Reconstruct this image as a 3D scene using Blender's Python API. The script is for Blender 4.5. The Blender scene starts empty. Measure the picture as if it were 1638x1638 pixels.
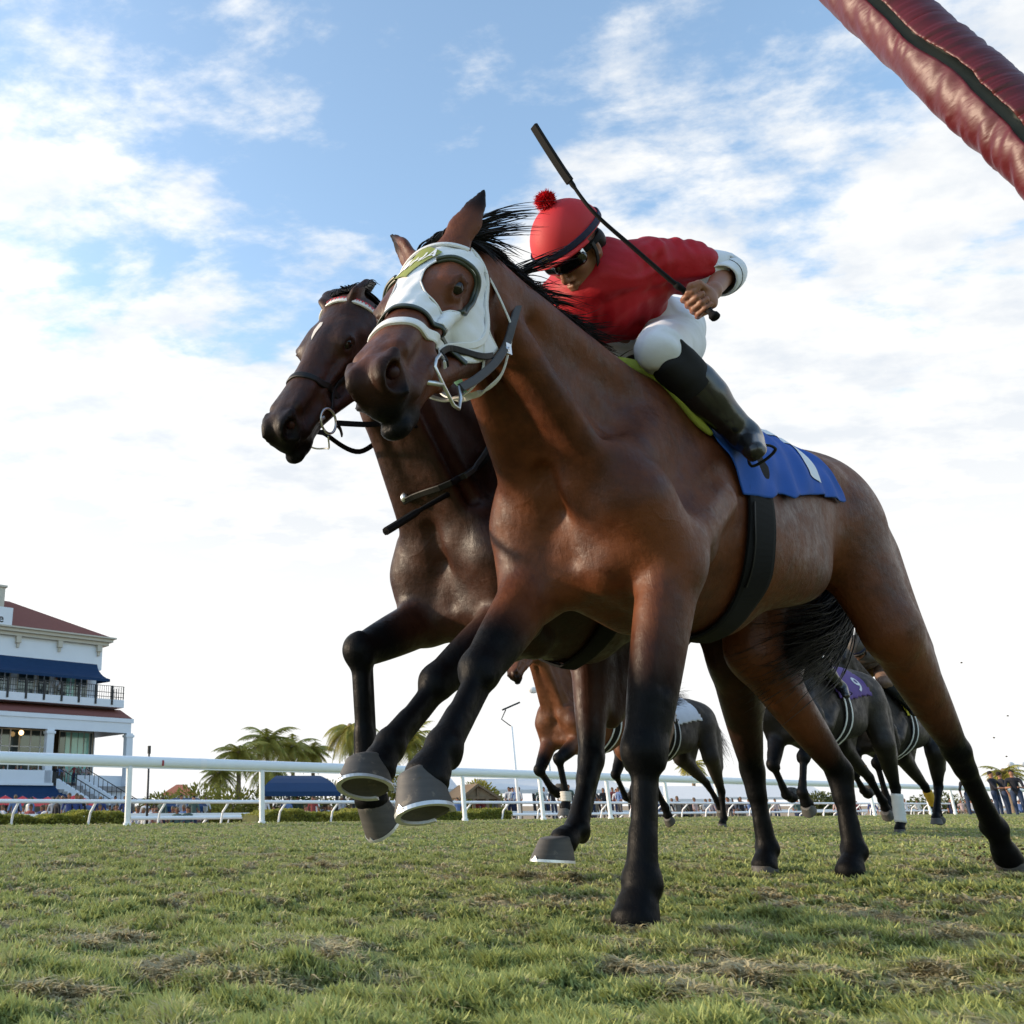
import bpy, bmesh, math, random, time
import numpy as np
from mathutils import Vector, Matrix, Quaternion
random.seed(7); rng = np.random.default_rng(7)
SC = bpy.context.scene
COL = SC.collection
T0 = time.time()
# ---------------------------------------------------------------- camera
F, CX, CY, CAMZ = 1400.0, 400.0, 819.0, 0.295
PITCH = math.atan(469.0 / 1400.0)
cam = bpy.data.cameras.new('camera'); camo = bpy.data.objects.new('camera', cam); COL.objects.link(camo)
cam.sensor_width = 36.0; cam.lens = 36.0 * F / 1638.0
cam.shift_x = (819.0 - CX) / 1638.0; cam.shift_y = 0.0
cam.clip_start = 0.02; cam.clip_end = 5000
camo.location = (0, 0, CAMZ); camo.rotation_euler = (math.pi / 2 + PITCH, 0, 0)
cam.dof.use_dof = True; cam.dof.focus_distance = 2.7; cam.dof.aperture_fstop = 16.0
SC.camera = camo
# ---------------------------------------------------------------- sky and sun
SUN_EL, SUN_AZ = math.radians(19), math.radians(-74)      # azimuth from +Y towards +X
world = bpy.data.worlds.new('World'); SC.world = world; world.use_nodes = True
nt = world.node_tree; nt.nodes.clear()
def N(nt, t, **kw):
    n = nt.nodes.new(t)
    for k, v in kw.items(): setattr(n, k, v)
    return n
def Lk(nt, a, b): nt.links.new(a, b)
out = N(nt, 'ShaderNodeOutputWorld'); bg = N(nt, 'ShaderNodeBackground'); bg.inputs[1].default_value = 0.1
sky = N(nt, 'ShaderNodeTexSky'); sky.sky_type = 'NISHITA'; sky.sun_disc = False
sky.sun_elevation = SUN_EL; sky.sun_rotation = SUN_AZ
sky.air_density = 1.0; sky.dust_density = 1.2; sky.ozone_density = 1.6
tc = N(nt, 'ShaderNodeTexCoord')
sep = N(nt, 'ShaderNodeSeparateXYZ'); Lk(nt, tc.outputs['Generated'], sep.inputs[0])
def M(nt, op, a, b=None, c=None, clamp=False):
    n = N(nt, 'ShaderNodeMath', operation=op); n.use_clamp = clamp
    for i, v in enumerate((a, b, c)):
        if v is None: continue
        if isinstance(v, (int, float)): n.inputs[i].default_value = v
        else: Lk(nt, v, n.inputs[i])
    return n.outputs[0]
def MR(nt, v, a, b, c, d, smooth=True):
    n = N(nt, 'ShaderNodeMapRange'); n.interpolation_type = 'SMOOTHSTEP' if smooth else 'LINEAR'
    Lk(nt, v, n.inputs[0])
    for i, x in enumerate((a, b, c, d)): n.inputs[i + 1].default_value = x
    return n.outputs[0]
def NZ(nt, vec, scale, detail=6, rough=.55, dist=0, w=None):
    n = N(nt, 'ShaderNodeTexNoise')
    if w is not None:
        n.noise_dimensions = '4D'; n.inputs['W'].default_value = w
    n.inputs['Scale'].default_value = scale; n.inputs['Detail'].default_value = detail
    n.inputs['Roughness'].default_value = rough; n.inputs['Distortion'].default_value = dist
    if vec is not None: Lk(nt, vec, n.inputs['Vector'])
    return n.outputs['Fac']
def MIX(nt, f, a, b, blend='MIX'):
    n = N(nt, 'ShaderNodeMix', data_type='RGBA', blend_type=blend)
    for i, v in ((0, f), (6, a), (7, b)):
        if isinstance(v, (int, float)): n.inputs[i].default_value = v
        elif isinstance(v, tuple): n.inputs[i].default_value = v if len(v) == 4 else (*v, 1)
        else: Lk(nt, v, n.inputs[i])
    return n.outputs[2]
# the cloud deck lies on a plane overhead: direction divided by its height
zc = M(nt, 'ADD', M(nt, 'MAXIMUM', sep.outputs[2], 0.0), 0.16)
pxn = M(nt, 'DIVIDE', sep.outputs[0], zc); pyn = M(nt, 'DIVIDE', sep.outputs[1], zc)
cmb = N(nt, 'ShaderNodeCombineXYZ'); Lk(nt, pxn, cmb.inputs[0]); Lk(nt, pyn, cmb.inputs[1])
mp = N(nt, 'ShaderNodeMapping'); Lk(nt, cmb.outputs[0], mp.inputs[0]); mp.inputs['Rotation'].default_value = (0, 0, .5)
mp.inputs['Scale'].default_value = (1.0, 1.5, 1); mp.inputs['Location'].default_value = (3.1, 1.7, 0)
n1 = NZ(nt, mp.outputs[0], 3.4, 9, .57, .25); n2 = NZ(nt, mp.outputs[0], .8, 3, .5)
n3 = NZ(nt, mp.outputs[0], 9.0, 8, .62)
dens = M(nt, 'ADD', M(nt, 'MULTIPLY', n1, .58), M(nt, 'ADD', M(nt, 'MULTIPLY', n2, .17), M(nt, 'MULTIPLY', n3, .30)))
back = MR(nt, sep.outputs[1], .15, -.55, 0, .22)
nr3 = N(nt, 'ShaderNodeVectorMath', operation='DOT_PRODUCT'); Lk(nt, tc.outputs['Generated'], nr3.inputs[0]); nr3.inputs[1].default_value = (.62, .66, .42)
rgt = MR(nt, nr3.outputs['Value'], .84, .99, 0, .085)
low = MR(nt, sep.outputs[2], .62, .20, -.015, .24)
# more cloud towards the left and the right, a bluer window over the middle
nrm = N(nt, 'ShaderNodeVectorMath', operation='DOT_PRODUCT'); Lk(nt, tc.outputs['Generated'], nrm.inputs[0]); nrm.inputs[1].default_value = (.13, .70, .70)
blue = MR(nt, nrm.outputs['Value'], .90, .992, 0, .02)
nr2 = N(nt, 'ShaderNodeVectorMath', operation='DOT_PRODUCT'); Lk(nt, tc.outputs['Generated'], nr2.inputs[0]); nr2.inputs[1].default_value = (-.42, .80, .42)
lft = MR(nt, nr2.outputs['Value'], .80, .98, 0, .085)
dens = M(nt, 'ADD', M(nt, 'SUBTRACT', M(nt, 'ADD', dens, low), blue), lft); dens = M(nt, 'SUBTRACT', M(nt, 'ADD', dens, rgt), back)
cl = MR(nt, dens, .50, .65, 0, 1)
shade = M(nt, 'MAXIMUM', MR(nt, NZ(nt, mp.outputs[0], 5.0, 7, .6, w=3.0), .30, .62, 0, 1), MR(nt, sep.outputs[2], .42, .16, 0, .92))
ccol = MIX(nt, shade, (4.9, 5.25, 5.7), (6.6, 6.6, 6.5))
glow = N(nt, 'ShaderNodeVectorMath', operation='DOT_PRODUCT'); Lk(nt, tc.outputs['Generated'], glow.inputs[0])
glow.inputs[1].default_value = (math.sin(SUN_AZ) * math.cos(SUN_EL), math.cos(SUN_AZ) * math.cos(SUN_EL), math.sin(SUN_EL))
gl = MR(nt, glow.outputs['Value'], 0.2, 1.0, 1.0, 1.25)
vm = N(nt, 'ShaderNodeVectorMath', operation='SCALE'); Lk(nt, ccol, vm.inputs[0]); Lk(nt, gl, vm.inputs['Scale'])
tnt = N(nt, 'ShaderNodeVectorMath', operation='MULTIPLY'); Lk(nt, sky.outputs[0], tnt.inputs[0]); tnt.inputs[1].default_value = (1.12, 1.10, 1.0)
skyb = N(nt, 'ShaderNodeVectorMath', operation='SCALE'); Lk(nt, tnt.outputs[0], skyb.inputs[0]); skyb.inputs['Scale'].default_value = 2.35
wc = MIX(nt, cl, skyb.outputs[0], vm.outputs[0]); Lk(nt, wc, bg.inputs[0]); Lk(nt, bg.outputs[0], out.inputs[0])
sun = bpy.data.lights.new('sun', 'SUN'); sun.energy = 3.4; sun.angle = math.radians(4); sun.color = (1, .80, .58)
suno = bpy.data.objects.new('sun', sun); COL.objects.link(suno)
sd = Vector((math.sin(SUN_AZ) * math.cos(SUN_EL), math.cos(SUN_AZ) * math.cos(SUN_EL), math.sin(SUN_EL)))
suno.rotation_euler = (-sd).to_track_quat('-Z', 'Y').to_euler()
SC.view_settings.view_transform = 'Standard'; SC.view_settings.look = 'None'
SC.view_settings.exposure = 0.7; SC.view_settings.gamma = 1.0; SC.view_settings.use_curve_mapping = False
# ---------------------------------------------------------------- pixel -> place
cp_, sp_ = math.cos(PITCH), math.sin(PITCH)
def ray(px, py):
    X = (px - CX) / F; v = (CY - py) / F
    return np.array((X, cp_ - v * sp_, sp_ + v * cp_))
def at(px, py, Y):
    r = ray(px, py); s = Y / r[1]
    return Vector((r[0] * s, Y, CAMZ + r[2] * s))
def atz(px, py, z):
    r = ray(px, py); s = (z - CAMZ) / r[2]
    return Vector((r[0] * s, r[1] * s, z))
HEAD_A = math.radians(36.5)                      # the racing direction, from the picture plane
TR = Vector((math.cos(HEAD_A), math.sin(HEAD_A), 0))       # along the course, away
NR = Vector((-math.sin(HEAD_A), math.cos(HEAD_A), 0))      # across the course, away
# ---------------------------------------------------------------- object helpers
def tag(o, label=None, cat=None, group=None, kind=None):
    if label: o['label'] = label
    if cat: o['category'] = cat
    if group: o['group'] = group
    if kind: o['kind'] = kind
    return o
def empty(name, loc=(0, 0, 0), rz=0.0):
    o = bpy.data.objects.new(name, None); COL.objects.link(o); o.location = loc; o.rotation_euler = (0, 0, rz)
    o.empty_display_size = .1
    return o
def mesh_np(name, V, Fq, mat, parent=None, smooth=True, attrs=None, mats=None, midx=None):
    """V (n,3), Fq list of faces or (m,k) array -> one mesh object"""
    me = bpy.data.meshes.new(name)
    if isinstance(Fq, np.ndarray):
        V = np.asarray(V, dtype=np.float32)
        me.vertices.add(len(V)); me.vertices.foreach_set('co', V.ravel())
        m, k = Fq.shape
        me.loops.add(m * k); me.loops.foreach_set('vertex_index', Fq.astype(np.int32).ravel())
        me.polygons.add(m); me.polygons.foreach_set('loop_start', np.arange(0, m * k, k, dtype=np.int32))
        me.update(calc_edges=True); me.validate()
    else:
        me.from_pydata([tuple(map(float, v)) for v in V], [], [tuple(map(int, f)) for f in Fq]); me.update()
    if attrs:
        for an, arr in attrs.items():
            a = me.attributes.new(an, 'FLOAT', 'POINT'); a.data.foreach_set('value', np.asarray(arr, dtype=np.float32))
    if smooth: me.polygons.foreach_set('use_smooth', [True] * len(me.polygons))
    for m_ in (mats or [mat]): me.materials.append(m_)
    if midx is not None and len(midx) == len(me.polygons): me.polygons.foreach_set('material_index', midx)
    o = bpy.data.objects.new(name, me); COL.objects.link(o)
    if parent: o.parent = parent
    return o
class MB:
    """collects simple shapes into one mesh"""
    def __init__(s): s.v = []; s.f = []
    def add(s, vs, fs):
        b = len(s.v); s.v += [tuple(v) for v in vs]; s.f += [tuple(i + b for i in f) for f in fs]
    def box(s, c, d, R=None):
        c = Vector(c); vs = []
        for x in (-1, 1):
            for y in (-1, 1):
                for z in (-1, 1):
                    v = Vector((x * d[0] / 2, y * d[1] / 2, z * d[2] / 2))
                    vs.append(c + (R @ v if R else v))
        s.add(vs, [(0, 1, 3, 2), (4, 6, 7, 5), (0, 4, 5, 1), (2, 3, 7, 6), (0, 2, 6, 4), (1, 5, 7, 3)])
    def beam(s, a, b, w, h, up=(0, 0, 1)):
        a, b = Vector(a), Vector(b); d = (b - a); L = d.length; d.normalize()
        u = Vector(up); sx = d.cross(u)
        if sx.length < 1e-4: sx = d.cross(Vector((1, 0, 0)))
        sx.normalize(); u = sx.cross(d)
        R = Matrix((sx, d, u)).transposed()
        s.box((a + b) / 2, (w, L, h), R)
    def tube(s, pts, rad, n=8, cap=True):
        pts = [Vector(p) for p in pts]
        rs = rad if isinstance(rad, (list, tuple)) else [rad] * len(pts)
        vs = []; fs = []; up = None
        for i, p in enumerate(pts):
            d = (pts[min(i + 1, len(pts) - 1)] - pts[max(i - 1, 0)]).normalized()
            if up is None:
                up = d.cross(Vector((0, 0, 1)))
                if up.length < 1e-3: up = d.cross(Vector((1, 0, 0)))
                up.normalize()
            else:
                up = (up - d * up.dot(d)).normalized()
            w = d.cross(up)
            for k in range(n):
                a = 2 * math.pi * k / n
                vs.append(p + (up * math.cos(a) + w * math.sin(a)) * rs[i])
        for i in range(len(pts) - 1):
            for k in range(n):
                fs.append((i * n + k, i * n + (k + 1) % n, (i + 1) * n + (k + 1) % n, (i + 1) * n + k))
        if cap:
            fs.append(tuple(range(n - 1, -1, -1))); fs.append(tuple((len(pts) - 1) * n + k for k in range(n)))
        s.add(vs, fs)
    def strap(s, pts, nrm, w, th):
        """flat strap: pts on the surface, nrm outward normals, width w, thickness th"""
        n = len(pts); vs = []; fs = []
        for i in range(n):
            p = Vector(pts[i]); d = (Vector(pts[min(i + 1, n - 1)]) - Vector(pts[max(i - 1, 0)])).normalized()
            nn = Vector(nrm[i]); nn = (nn - d * nn.dot(d)).normalized(); sx = d.cross(nn)
            ww = w[i] if isinstance(w, (list, tuple)) else w
            e = th * .35
            for (a, b) in ((-.5, -.2), (-.5, .7), (-.38, 1), (.38, 1), (.5, .7), (.5, -.2)):
                vs.append(p + sx * ww * a + nn * th * b)
        for i in range(n - 1):
            for k in range(6):
                fs.append((i * 6 + k, i * 6 + (k + 1) % 6, (i + 1) * 6 + (k + 1) % 6, (i + 1) * 6 + k))
        fs.append((5, 4, 3, 2, 1, 0)); fs.append(tuple((n - 1) * 6 + k for k in range(6)))
        s.add(vs, fs)
    def ball(s, c, r, n=10):
        r = r if isinstance(r, (tuple, list)) else (r, r, r)
        vs = []; fs = []
        for i in range(1, n):
            th = math.pi * i / n
            for k in range(2 * n):
                ph = math.pi * k / n
                vs.append((c[0] + r[0] * math.sin(th) * math.cos(ph), c[1] + r[1] * math.sin(th) * math.sin(ph), c[2] + r[2] * math.cos(th)))
        m = 2 * n
        for i in range(n - 2):
            for k in range(m): fs.append((i * m + k, (i + 1) * m + k, (i + 1) * m + (k + 1) % m, i * m + (k + 1) % m))
        b = len(vs); vs += [(c[0], c[1], c[2] + r[2]), (c[0], c[1], c[2] - r[2])]
        for k in range(m):
            fs.append((b, k, (k + 1) % m)); fs.append((b + 1, (n - 2) * m + (k + 1) % m, (n - 2) * m + k))
        s.add(vs, fs)
    def build(s, name, mat, parent=None, smooth=False, bevel=0):
        me = bpy.data.meshes.new(name); me.from_pydata([tuple(v) for v in s.v], [], s.f); me.update(); me.validate()
        bm = bmesh.new(); bm.from_mesh(me); bmesh.ops.recalc_face_normals(bm, faces=bm.faces); bm.to_mesh(me); bm.free()
        if smooth: me.polygons.foreach_set('use_smooth', [True] * len(me.polygons))
        me.materials.append(mat)
        o = bpy.data.objects.new(name, me); COL.objects.link(o)
        if parent: o.parent = parent
        if bevel:
            m = o.modifiers.new('bevel', 'BEVEL'); m.width = bevel; m.segments = 2; m.limit_method = 'ANGLE'
        return o
# ---------------------------------------------------------------- implicit surfaces
def v3(*a): return np.array(a, dtype=np.float64)
class Prim:
    __slots__ = ('t', 'a', 'b', 'ra', 'rb', 'k', 'R', 'fl', 'bulge', 'sub', 'ca', 'cb', 'c', 'rad', 'bb')
def E(c, r, k=.04, rot=None, sub=False, col=0.0):
    p = Prim(); p.t = 0; p.a = v3(*c); p.ra = v3(*r); p.k = k; p.sub = sub; p.ca = p.cb = col
    p.R = None if rot is None else np.array(rot, dtype=np.float64)      # rows = axes
    p.rad = max(r); p.c = p.a; return p
def C(a, b, ra, rb, k=.03, fl=None, bulge=0, sub=False, col=0.0, colb=None):
    p = Prim(); p.t = 1; p.a = v3(*a); p.b = v3(*b); p.ra = ra; p.rb = rb; p.k = k; p.fl = fl; p.bulge = bulge; p.sub = sub
    p.ca = col; p.cb = col if colb is None else colb
    p.c = (p.a + p.b) / 2; p.rad = np.linalg.norm(p.b - p.a) / 2 + max(ra, rb) + bulge; return p
def pd(p, P):
    if p.t == 0:
        q = P - p.a
        if p.R is not None: q = q @ p.R.T
        k0 = np.sqrt(((q / p.ra) ** 2).sum(1)); k1 = np.sqrt(((q / p.ra ** 2) ** 2).sum(1)) + 1e-9
        return k0 * (k0 - 1) / k1, None
    ba = p.b - p.a; pa = P - p.a
    h = np.clip(pa @ ba / (ba @ ba + 1e-12), 0, 1)
    q = pa - h[:, None] * ba
    r = p.ra + (p.rb - p.ra) * h + p.bulge * 4 * h * (1 - h)
    if p.fl is not None:
        n, s = p.fl; n = np.asarray(n, dtype=np.float64); qa = q @ n
        q = q + (qa * (1 / s - 1))[:, None] * n
        return (np.sqrt((q ** 2).sum(1)) - r) * min(1, (1 + s) / 2), h
    return np.sqrt((q ** 2).sum(1)) - r, h
def field(prims, P, cull=None):
    d = np.full(len(P), 9.0)
    if cull is not None:
        c, R = cull
        prims = [p for p in prims if np.linalg.norm(p.c - c) < p.rad + R + .06 + p.k]
    for p in prims:
        x, _ = pd(p, P)
        if p.sub:
            h = np.clip(.5 - .5 * (d + x) / p.k, 0, 1); d = d + (-x - d) * h + p.k * h * (1 - h)
        else:
            h = np.clip(.5 + .5 * (d - x) / p.k, 0, 1); d = d + (x - d) * h - p.k * h * (1 - h)
    return d
def grad(prims, P, e=.002):
    g = np.zeros_like(P)
    for i in range(3):
        o = np.zeros(3); o[i] = e
        g[:, i] = field(prims, P + o) - field(prims, P - o)
    return g / (np.linalg.norm(g, axis=1, keepdims=True) + 1e-9)
def project(prims, P, off=0.0, it=6):
    P = np.array(P, dtype=np.float64)
    for _ in range(it):
        g = grad(prims, P); P = P - g * (field(prims, P) - off)[:, None]
    return P, grad(prims, P)
def cast(prims, O_, D, tmax, n=90, off=0.0):
    """from inside along D: the farthest crossing of the surface"""
    O_ = np.asarray(O_); D = np.asarray(D) / (np.linalg.norm(D, axis=1, keepdims=True) + 1e-12)
    ts = np.linspace(0, tmax, n); val = np.stack([field(prims, O_ + D * t) - off for t in ts], 1)
    ins = val < 0; last = n - 1 - np.argmax(ins[:, ::-1], 1); last = np.clip(last, 0, n - 2)
    r = np.arange(len(O_)); a = val[r, last]; b = val[r, last + 1]
    t = ts[last] + (ts[1] - ts[0]) * np.clip(a / (a - b + 1e-9), 0, 1)
    return O_ + D * t[:, None]
def surface(prims, vox):
    """block-wise evaluated surface nets -> V, quads"""
    lo = np.min([p.c - p.rad for p in prims if not p.sub], 0) - 3 * vox; hi = np.max([p.c + p.rad for p in prims if not p.sub], 0) + 3 * vox
    B = 14; nb = np.ceil((hi - lo) / vox / B).astype(int); n = nb * B
    V = np.full(n, 1.0, dtype=np.float32)
    gi = np.stack(np.meshgrid(*[np.arange(k) for k in nb], indexing='ij'), -1).reshape(-1, 3)
    cen = lo + (gi * B + B / 2 - .5) * vox; R = B * vox * .5 * 1.75
    d0 = field(prims, cen)
    loc_ = np.stack(np.meshgrid(*[np.arange(B)] * 3, indexing='ij'), -1).reshape(-1, 3) * vox
    for g, c, d in zip(gi, cen, d0):
        s = tuple(slice(a * B, a * B + B) for a in g)
        if abs(d) > R * 1.5 + .04: V[s] = 1.0 if d > 0 else -1.0; continue
        V[s] = field(prims, lo + g * B * vox + loc_, (c, R)).reshape(B, B, B)
    S = V < 0
    cnt = np.zeros(n - 1, dtype=np.int8)
    for i in (0, 1):
        for j in (0, 1):
            for k in (0, 1): cnt += S[i:n[0] - 1 + i, j:n[1] - 1 + j, k:n[2] - 1 + k]
    cells = np.argwhere((cnt > 0) & (cnt < 8)); idx = np.full(n - 1, -1, dtype=np.int32); idx[tuple(cells.T)] = np.arange(len(cells))
    acc = np.zeros((len(cells), 3)); w = np.zeros(len(cells))
    cor = [(i, j, k) for i in (0, 1) for j in (0, 1) for k in (0, 1)]
    for a in cor:
        for ax in range(3):
            if a[ax]: continue
            b = list(a); b[ax] = 1
            va = V[tuple((cells + a).T)]; vb = V[tuple((cells + b).T)]
            m = (va < 0) != (vb < 0); t = np.where(m, va / (va - vb + 1e-12), 0)
            pt = cells + np.array(a); pt = pt.astype(float); pt[:, ax] += t
            acc[m] += pt[m]; w[m] += 1
    P = lo + acc / w[:, None] * vox
    quads = []
    for ax in range(3):
        u, v = (ax + 1) % 3, (ax + 2) % 3
        sl0 = [slice(1, n[i] - 1) for i in range(3)]; sl1 = list(sl0); sl0[ax] = slice(0, n[ax] - 1); sl1[ax] = slice(1, n[ax])
        A = S[tuple(sl0)]; Bq = S[tuple(sl1)]; e = np.argwhere(A != Bq); off = np.array([1, 1, 1]); off[ax] = 0; e = e + off
        fl = A[tuple((e - off).T)]
        def q(du, dv):
            c = e.copy(); c[:, u] += du; c[:, v] += dv; return idx[tuple(c.T)]
        Q = np.stack([q(-1, -1), q(0, -1), q(0, 0), q(-1, 0)], 1)
        Q[~fl] = Q[~fl][:, ::-1]; quads.append(Q)
    Q = np.concatenate(quads); Q = Q[(Q >= 0).all(1)]
    return P, Q
def smooth_np(P, Q, it=2, lam=.5):
    for _ in range(it):
        s = np.zeros_like(P); c = np.zeros(len(P))
        for i in range(4):
            a, b = Q[:, i], Q[:, (i + 1) % 4]
            for k in range(3):
                s[:, k] += np.bincount(a, P[b, k], len(P)) + np.bincount(b, P[a, k], len(P))
            c += np.bincount(a, minlength=len(P)) + np.bincount(b, minlength=len(P))
        P = P + (s / np.maximum(c, 1)[:, None] - P) * lam
    return P
def tint(prims, P, w0=.014):
    num = np.zeros(len(P)); den = np.zeros(len(P)) + 1e-9
    for p in prims:
        if p.sub: continue
        x, h = pd(p, P); w = np.exp(-np.clip(x, -.02, .3) / w0)
        c = p.ca if h is None else p.ca + (p.cb - p.ca) * h
        num += w * c; den += w
    return num / den
def vnoise(x, y, seed=0):
    x = np.asarray(x, float); y = np.asarray(y, float); xi = np.floor(x).astype(np.int64); yi = np.floor(y).astype(np.int64); fx = x - xi; fy = y - yi
    fx = fx * fx * (3 - 2 * fx); fy = fy * fy * (3 - 2 * fy)
    def h(a, b):
        n = (a * 374761393 + b * 668265263 + seed * 1274126177) & 0x7fffffff; n = ((n ^ (n >> 13)) * 1103515245) & 0x7fffffff; return ((n ^ (n >> 16)) & 0xffff) / 65535.0
    return (h(xi, yi) * (1 - fx) + h(xi + 1, yi) * fx) * (1 - fy) + (h(xi, yi + 1) * (1 - fx) + h(xi + 1, yi + 1) * fx) * fy
# ---------------------------------------------------------------- the horse
def frame(x, up=(0, 0, 1), roll=0.0):
    x = np.array(x, float); x /= np.linalg.norm(x); up = np.array(up, float)
    z = up - x * (up @ x); z /= np.linalg.norm(z); y = np.cross(z, x)
    if roll:
        c, s = math.cos(roll), math.sin(roll); y, z = y * c + z * s, z * c - y * s
    return np.array([x, y, z])
class Head:
    def __init__(s, poll, muz, roll=0.0, sc=1.06):
        s.o = np.array(poll, float); s.R = frame(np.array(muz, float) - s.o, roll=roll); s.s = sc
    def p(s, *c): return s.o + (np.array(c, float) * s.s) @ s.R
    def d(s, *c): return np.array(c, float) @ s.R
    def inv(s, P): return ((np.asarray(P) - s.o) @ s.R.T) / s.s
def head_prims(H):
    o = []
    def e(c, r, k=.03, sub=False, col=0.0, rot=None):
        R = H.R if rot is None else np.array(rot) @ H.R
        o.append(E(H.p(*c), [x * H.s for x in r], k, R, sub, col))
    def c(a, b, ra, rb, k=.02, fl=None, sub=False, col=0.0, colb=None, bulge=0):
        o.append(C(H.p(*a), H.p(*b), ra * H.s, rb * H.s, k, None if fl is None else (H.d(*fl[0]), fl[1]), bulge, sub, col, colb))
    e((.04, 0, -.074), (.095, .088, .088), .05)
    e((.16, 0, -.056), (.14, .088, .062), .05)
    c((.14, 0, -.050), (.54, 0, -.052), .050, .030, .03, ((0, 1, 0), 1.15))     # forehead to nose
    c((.20, 0, -.085), (.50, 0, -.092), .074, .050, .03, ((0, 1, 0), .68))      # sides of the face
    for s in (1, -1):
        e((.150, s * .050, -.155), (.118, .032, .108), .035)                        # cheek
        c((.13, s * .042, -.225), (.40, s * .026, -.150), .030, .023, .03)
        c((.235, s * .072, -.080), (.40, s * .046, -.088), .013, .008, .014)        # facial crest
        c((.15, s * .060, -.036), (.215, s * .068, -.040), .026, .027, .03)        # orbit
        c((.06, s * .062, -.055), (.14, s * .078, -.060), .020, .018, .03)
        t = np.array((.80, -s * .52, -.28)); t /= np.linalg.norm(t); nn = np.array((.52, s * .84, .06)); nn -= t * (nn @ t); nn /= np.linalg.norm(nn); bb = np.cross(t, nn) * s
        bb = bb if bb[2] > 0 else -bb; c0 = np.array((.222, s * .082, -.047))
        e(c0, (.032, .016, .022), .012, col=.55, rot=[t, nn, bb])
        c(c0 - t * .024 + bb * .013 + nn * .010, c0 + t * .010 + bb * .018 + nn * .012, .0055, .006, .006, col=.5)
        c(c0 + t * .010 + bb * .018 + nn * .012, c0 + t * .028 + bb * .002 + nn * .008, .006, .0045, .006, col=.6)
        c(c0 - t * .022 - bb * .010 + nn * .010, c0 + t * .020 - bb * .013 + nn * .010, .0045, .0045, .006, col=.5)
        e(c0 + nn * .018, (.0215, .016, .0115), .005, True, rot=[t, nn, bb])
        c((.36, s * .030, -.050), (.50, s * .038, -.045), .016, .020, .025)
        e((.572, s * .028, -.064), (.038, .025, .038), .026, col=.50)               # nostril rim
        c((.540, s * .043, -.036), (.594, s * .042, -.056), .012, .012, .014, col=.7)
        c((.594, s * .042, -.064), (.578, s * .046, -.094), .012, .011, .014, col=.8)
        c((.40, s * .036, -.118), (.53, s * .034, -.120), .022, .020, .03, col=.1, colb=.5)
    c((.40, 0, -.150), (.555, 0, -.152), .030, .026, .03, ((0, 1, 0), .9), col=.2, colb=.8)
    e((.545, 0, -.092), (.052, .040, .044), .03, col=.5)
    e((.576, 0, -.110), (.027, .034, .030), .018, col=.85)                          # upper lip
    e((.574, 0, -.158), (.028, .031, .022), .009, col=.9)                         # lower lip
    e((.530, 0, -.162), (.034, .026, .022), .020, col=.8)                          # chin
    for s in (1, -1):
        c((.47, s * .052, -.132), (.62, s * .030, -.138), .004, .005, .008, sub=True)
        e((.590, s * .056, -.066), (.036, .023, .030), .006, True, rot=frame((1, 0, -.55)))
        e((.576, s * .040, -.062), (.026, .020, .018), .006, True, rot=frame((1, 0, -.55)))
    c((.625, 0, -.05), (.625, 0, -.10), .004, .004, .012, sub=True)
    return o
def ear(H, s, tip, face, w=.036, base=(.012, .052, .0)):
    b = np.array((base[0], s * base[1], base[2])); t = np.array(tip); d = t - b; L = np.linalg.norm(d); dn = d / L
    f = np.array(face, float); f -= dn * (f @ dn); f /= np.linalg.norm(f); o = []
    for a, c_, r0, r1, k in ((-.1, .32, .034, w, .03), (.32, .62, w, .025, .010), (.62, .86, .025, .012, .006), (.86, 1.0, .012, .003, .004)):
        o.append(C(H.p(*(b + d * a)), H.p(*(b + d * c_)), r0 * H.s, r1 * H.s, k, (H.d(*f), .42), col=0 if c_ < .8 else .5, colb=.1 if c_ < .6 else .8))
    a = b + d * .30 + f * .018; c_ = b + d * .86 + f * .008
    o.append(C(H.p(*a), H.p(*c_), .022 * H.s, .008 * H.s, .006, (H.d(*f), .7), sub=True))
    return o
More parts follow.
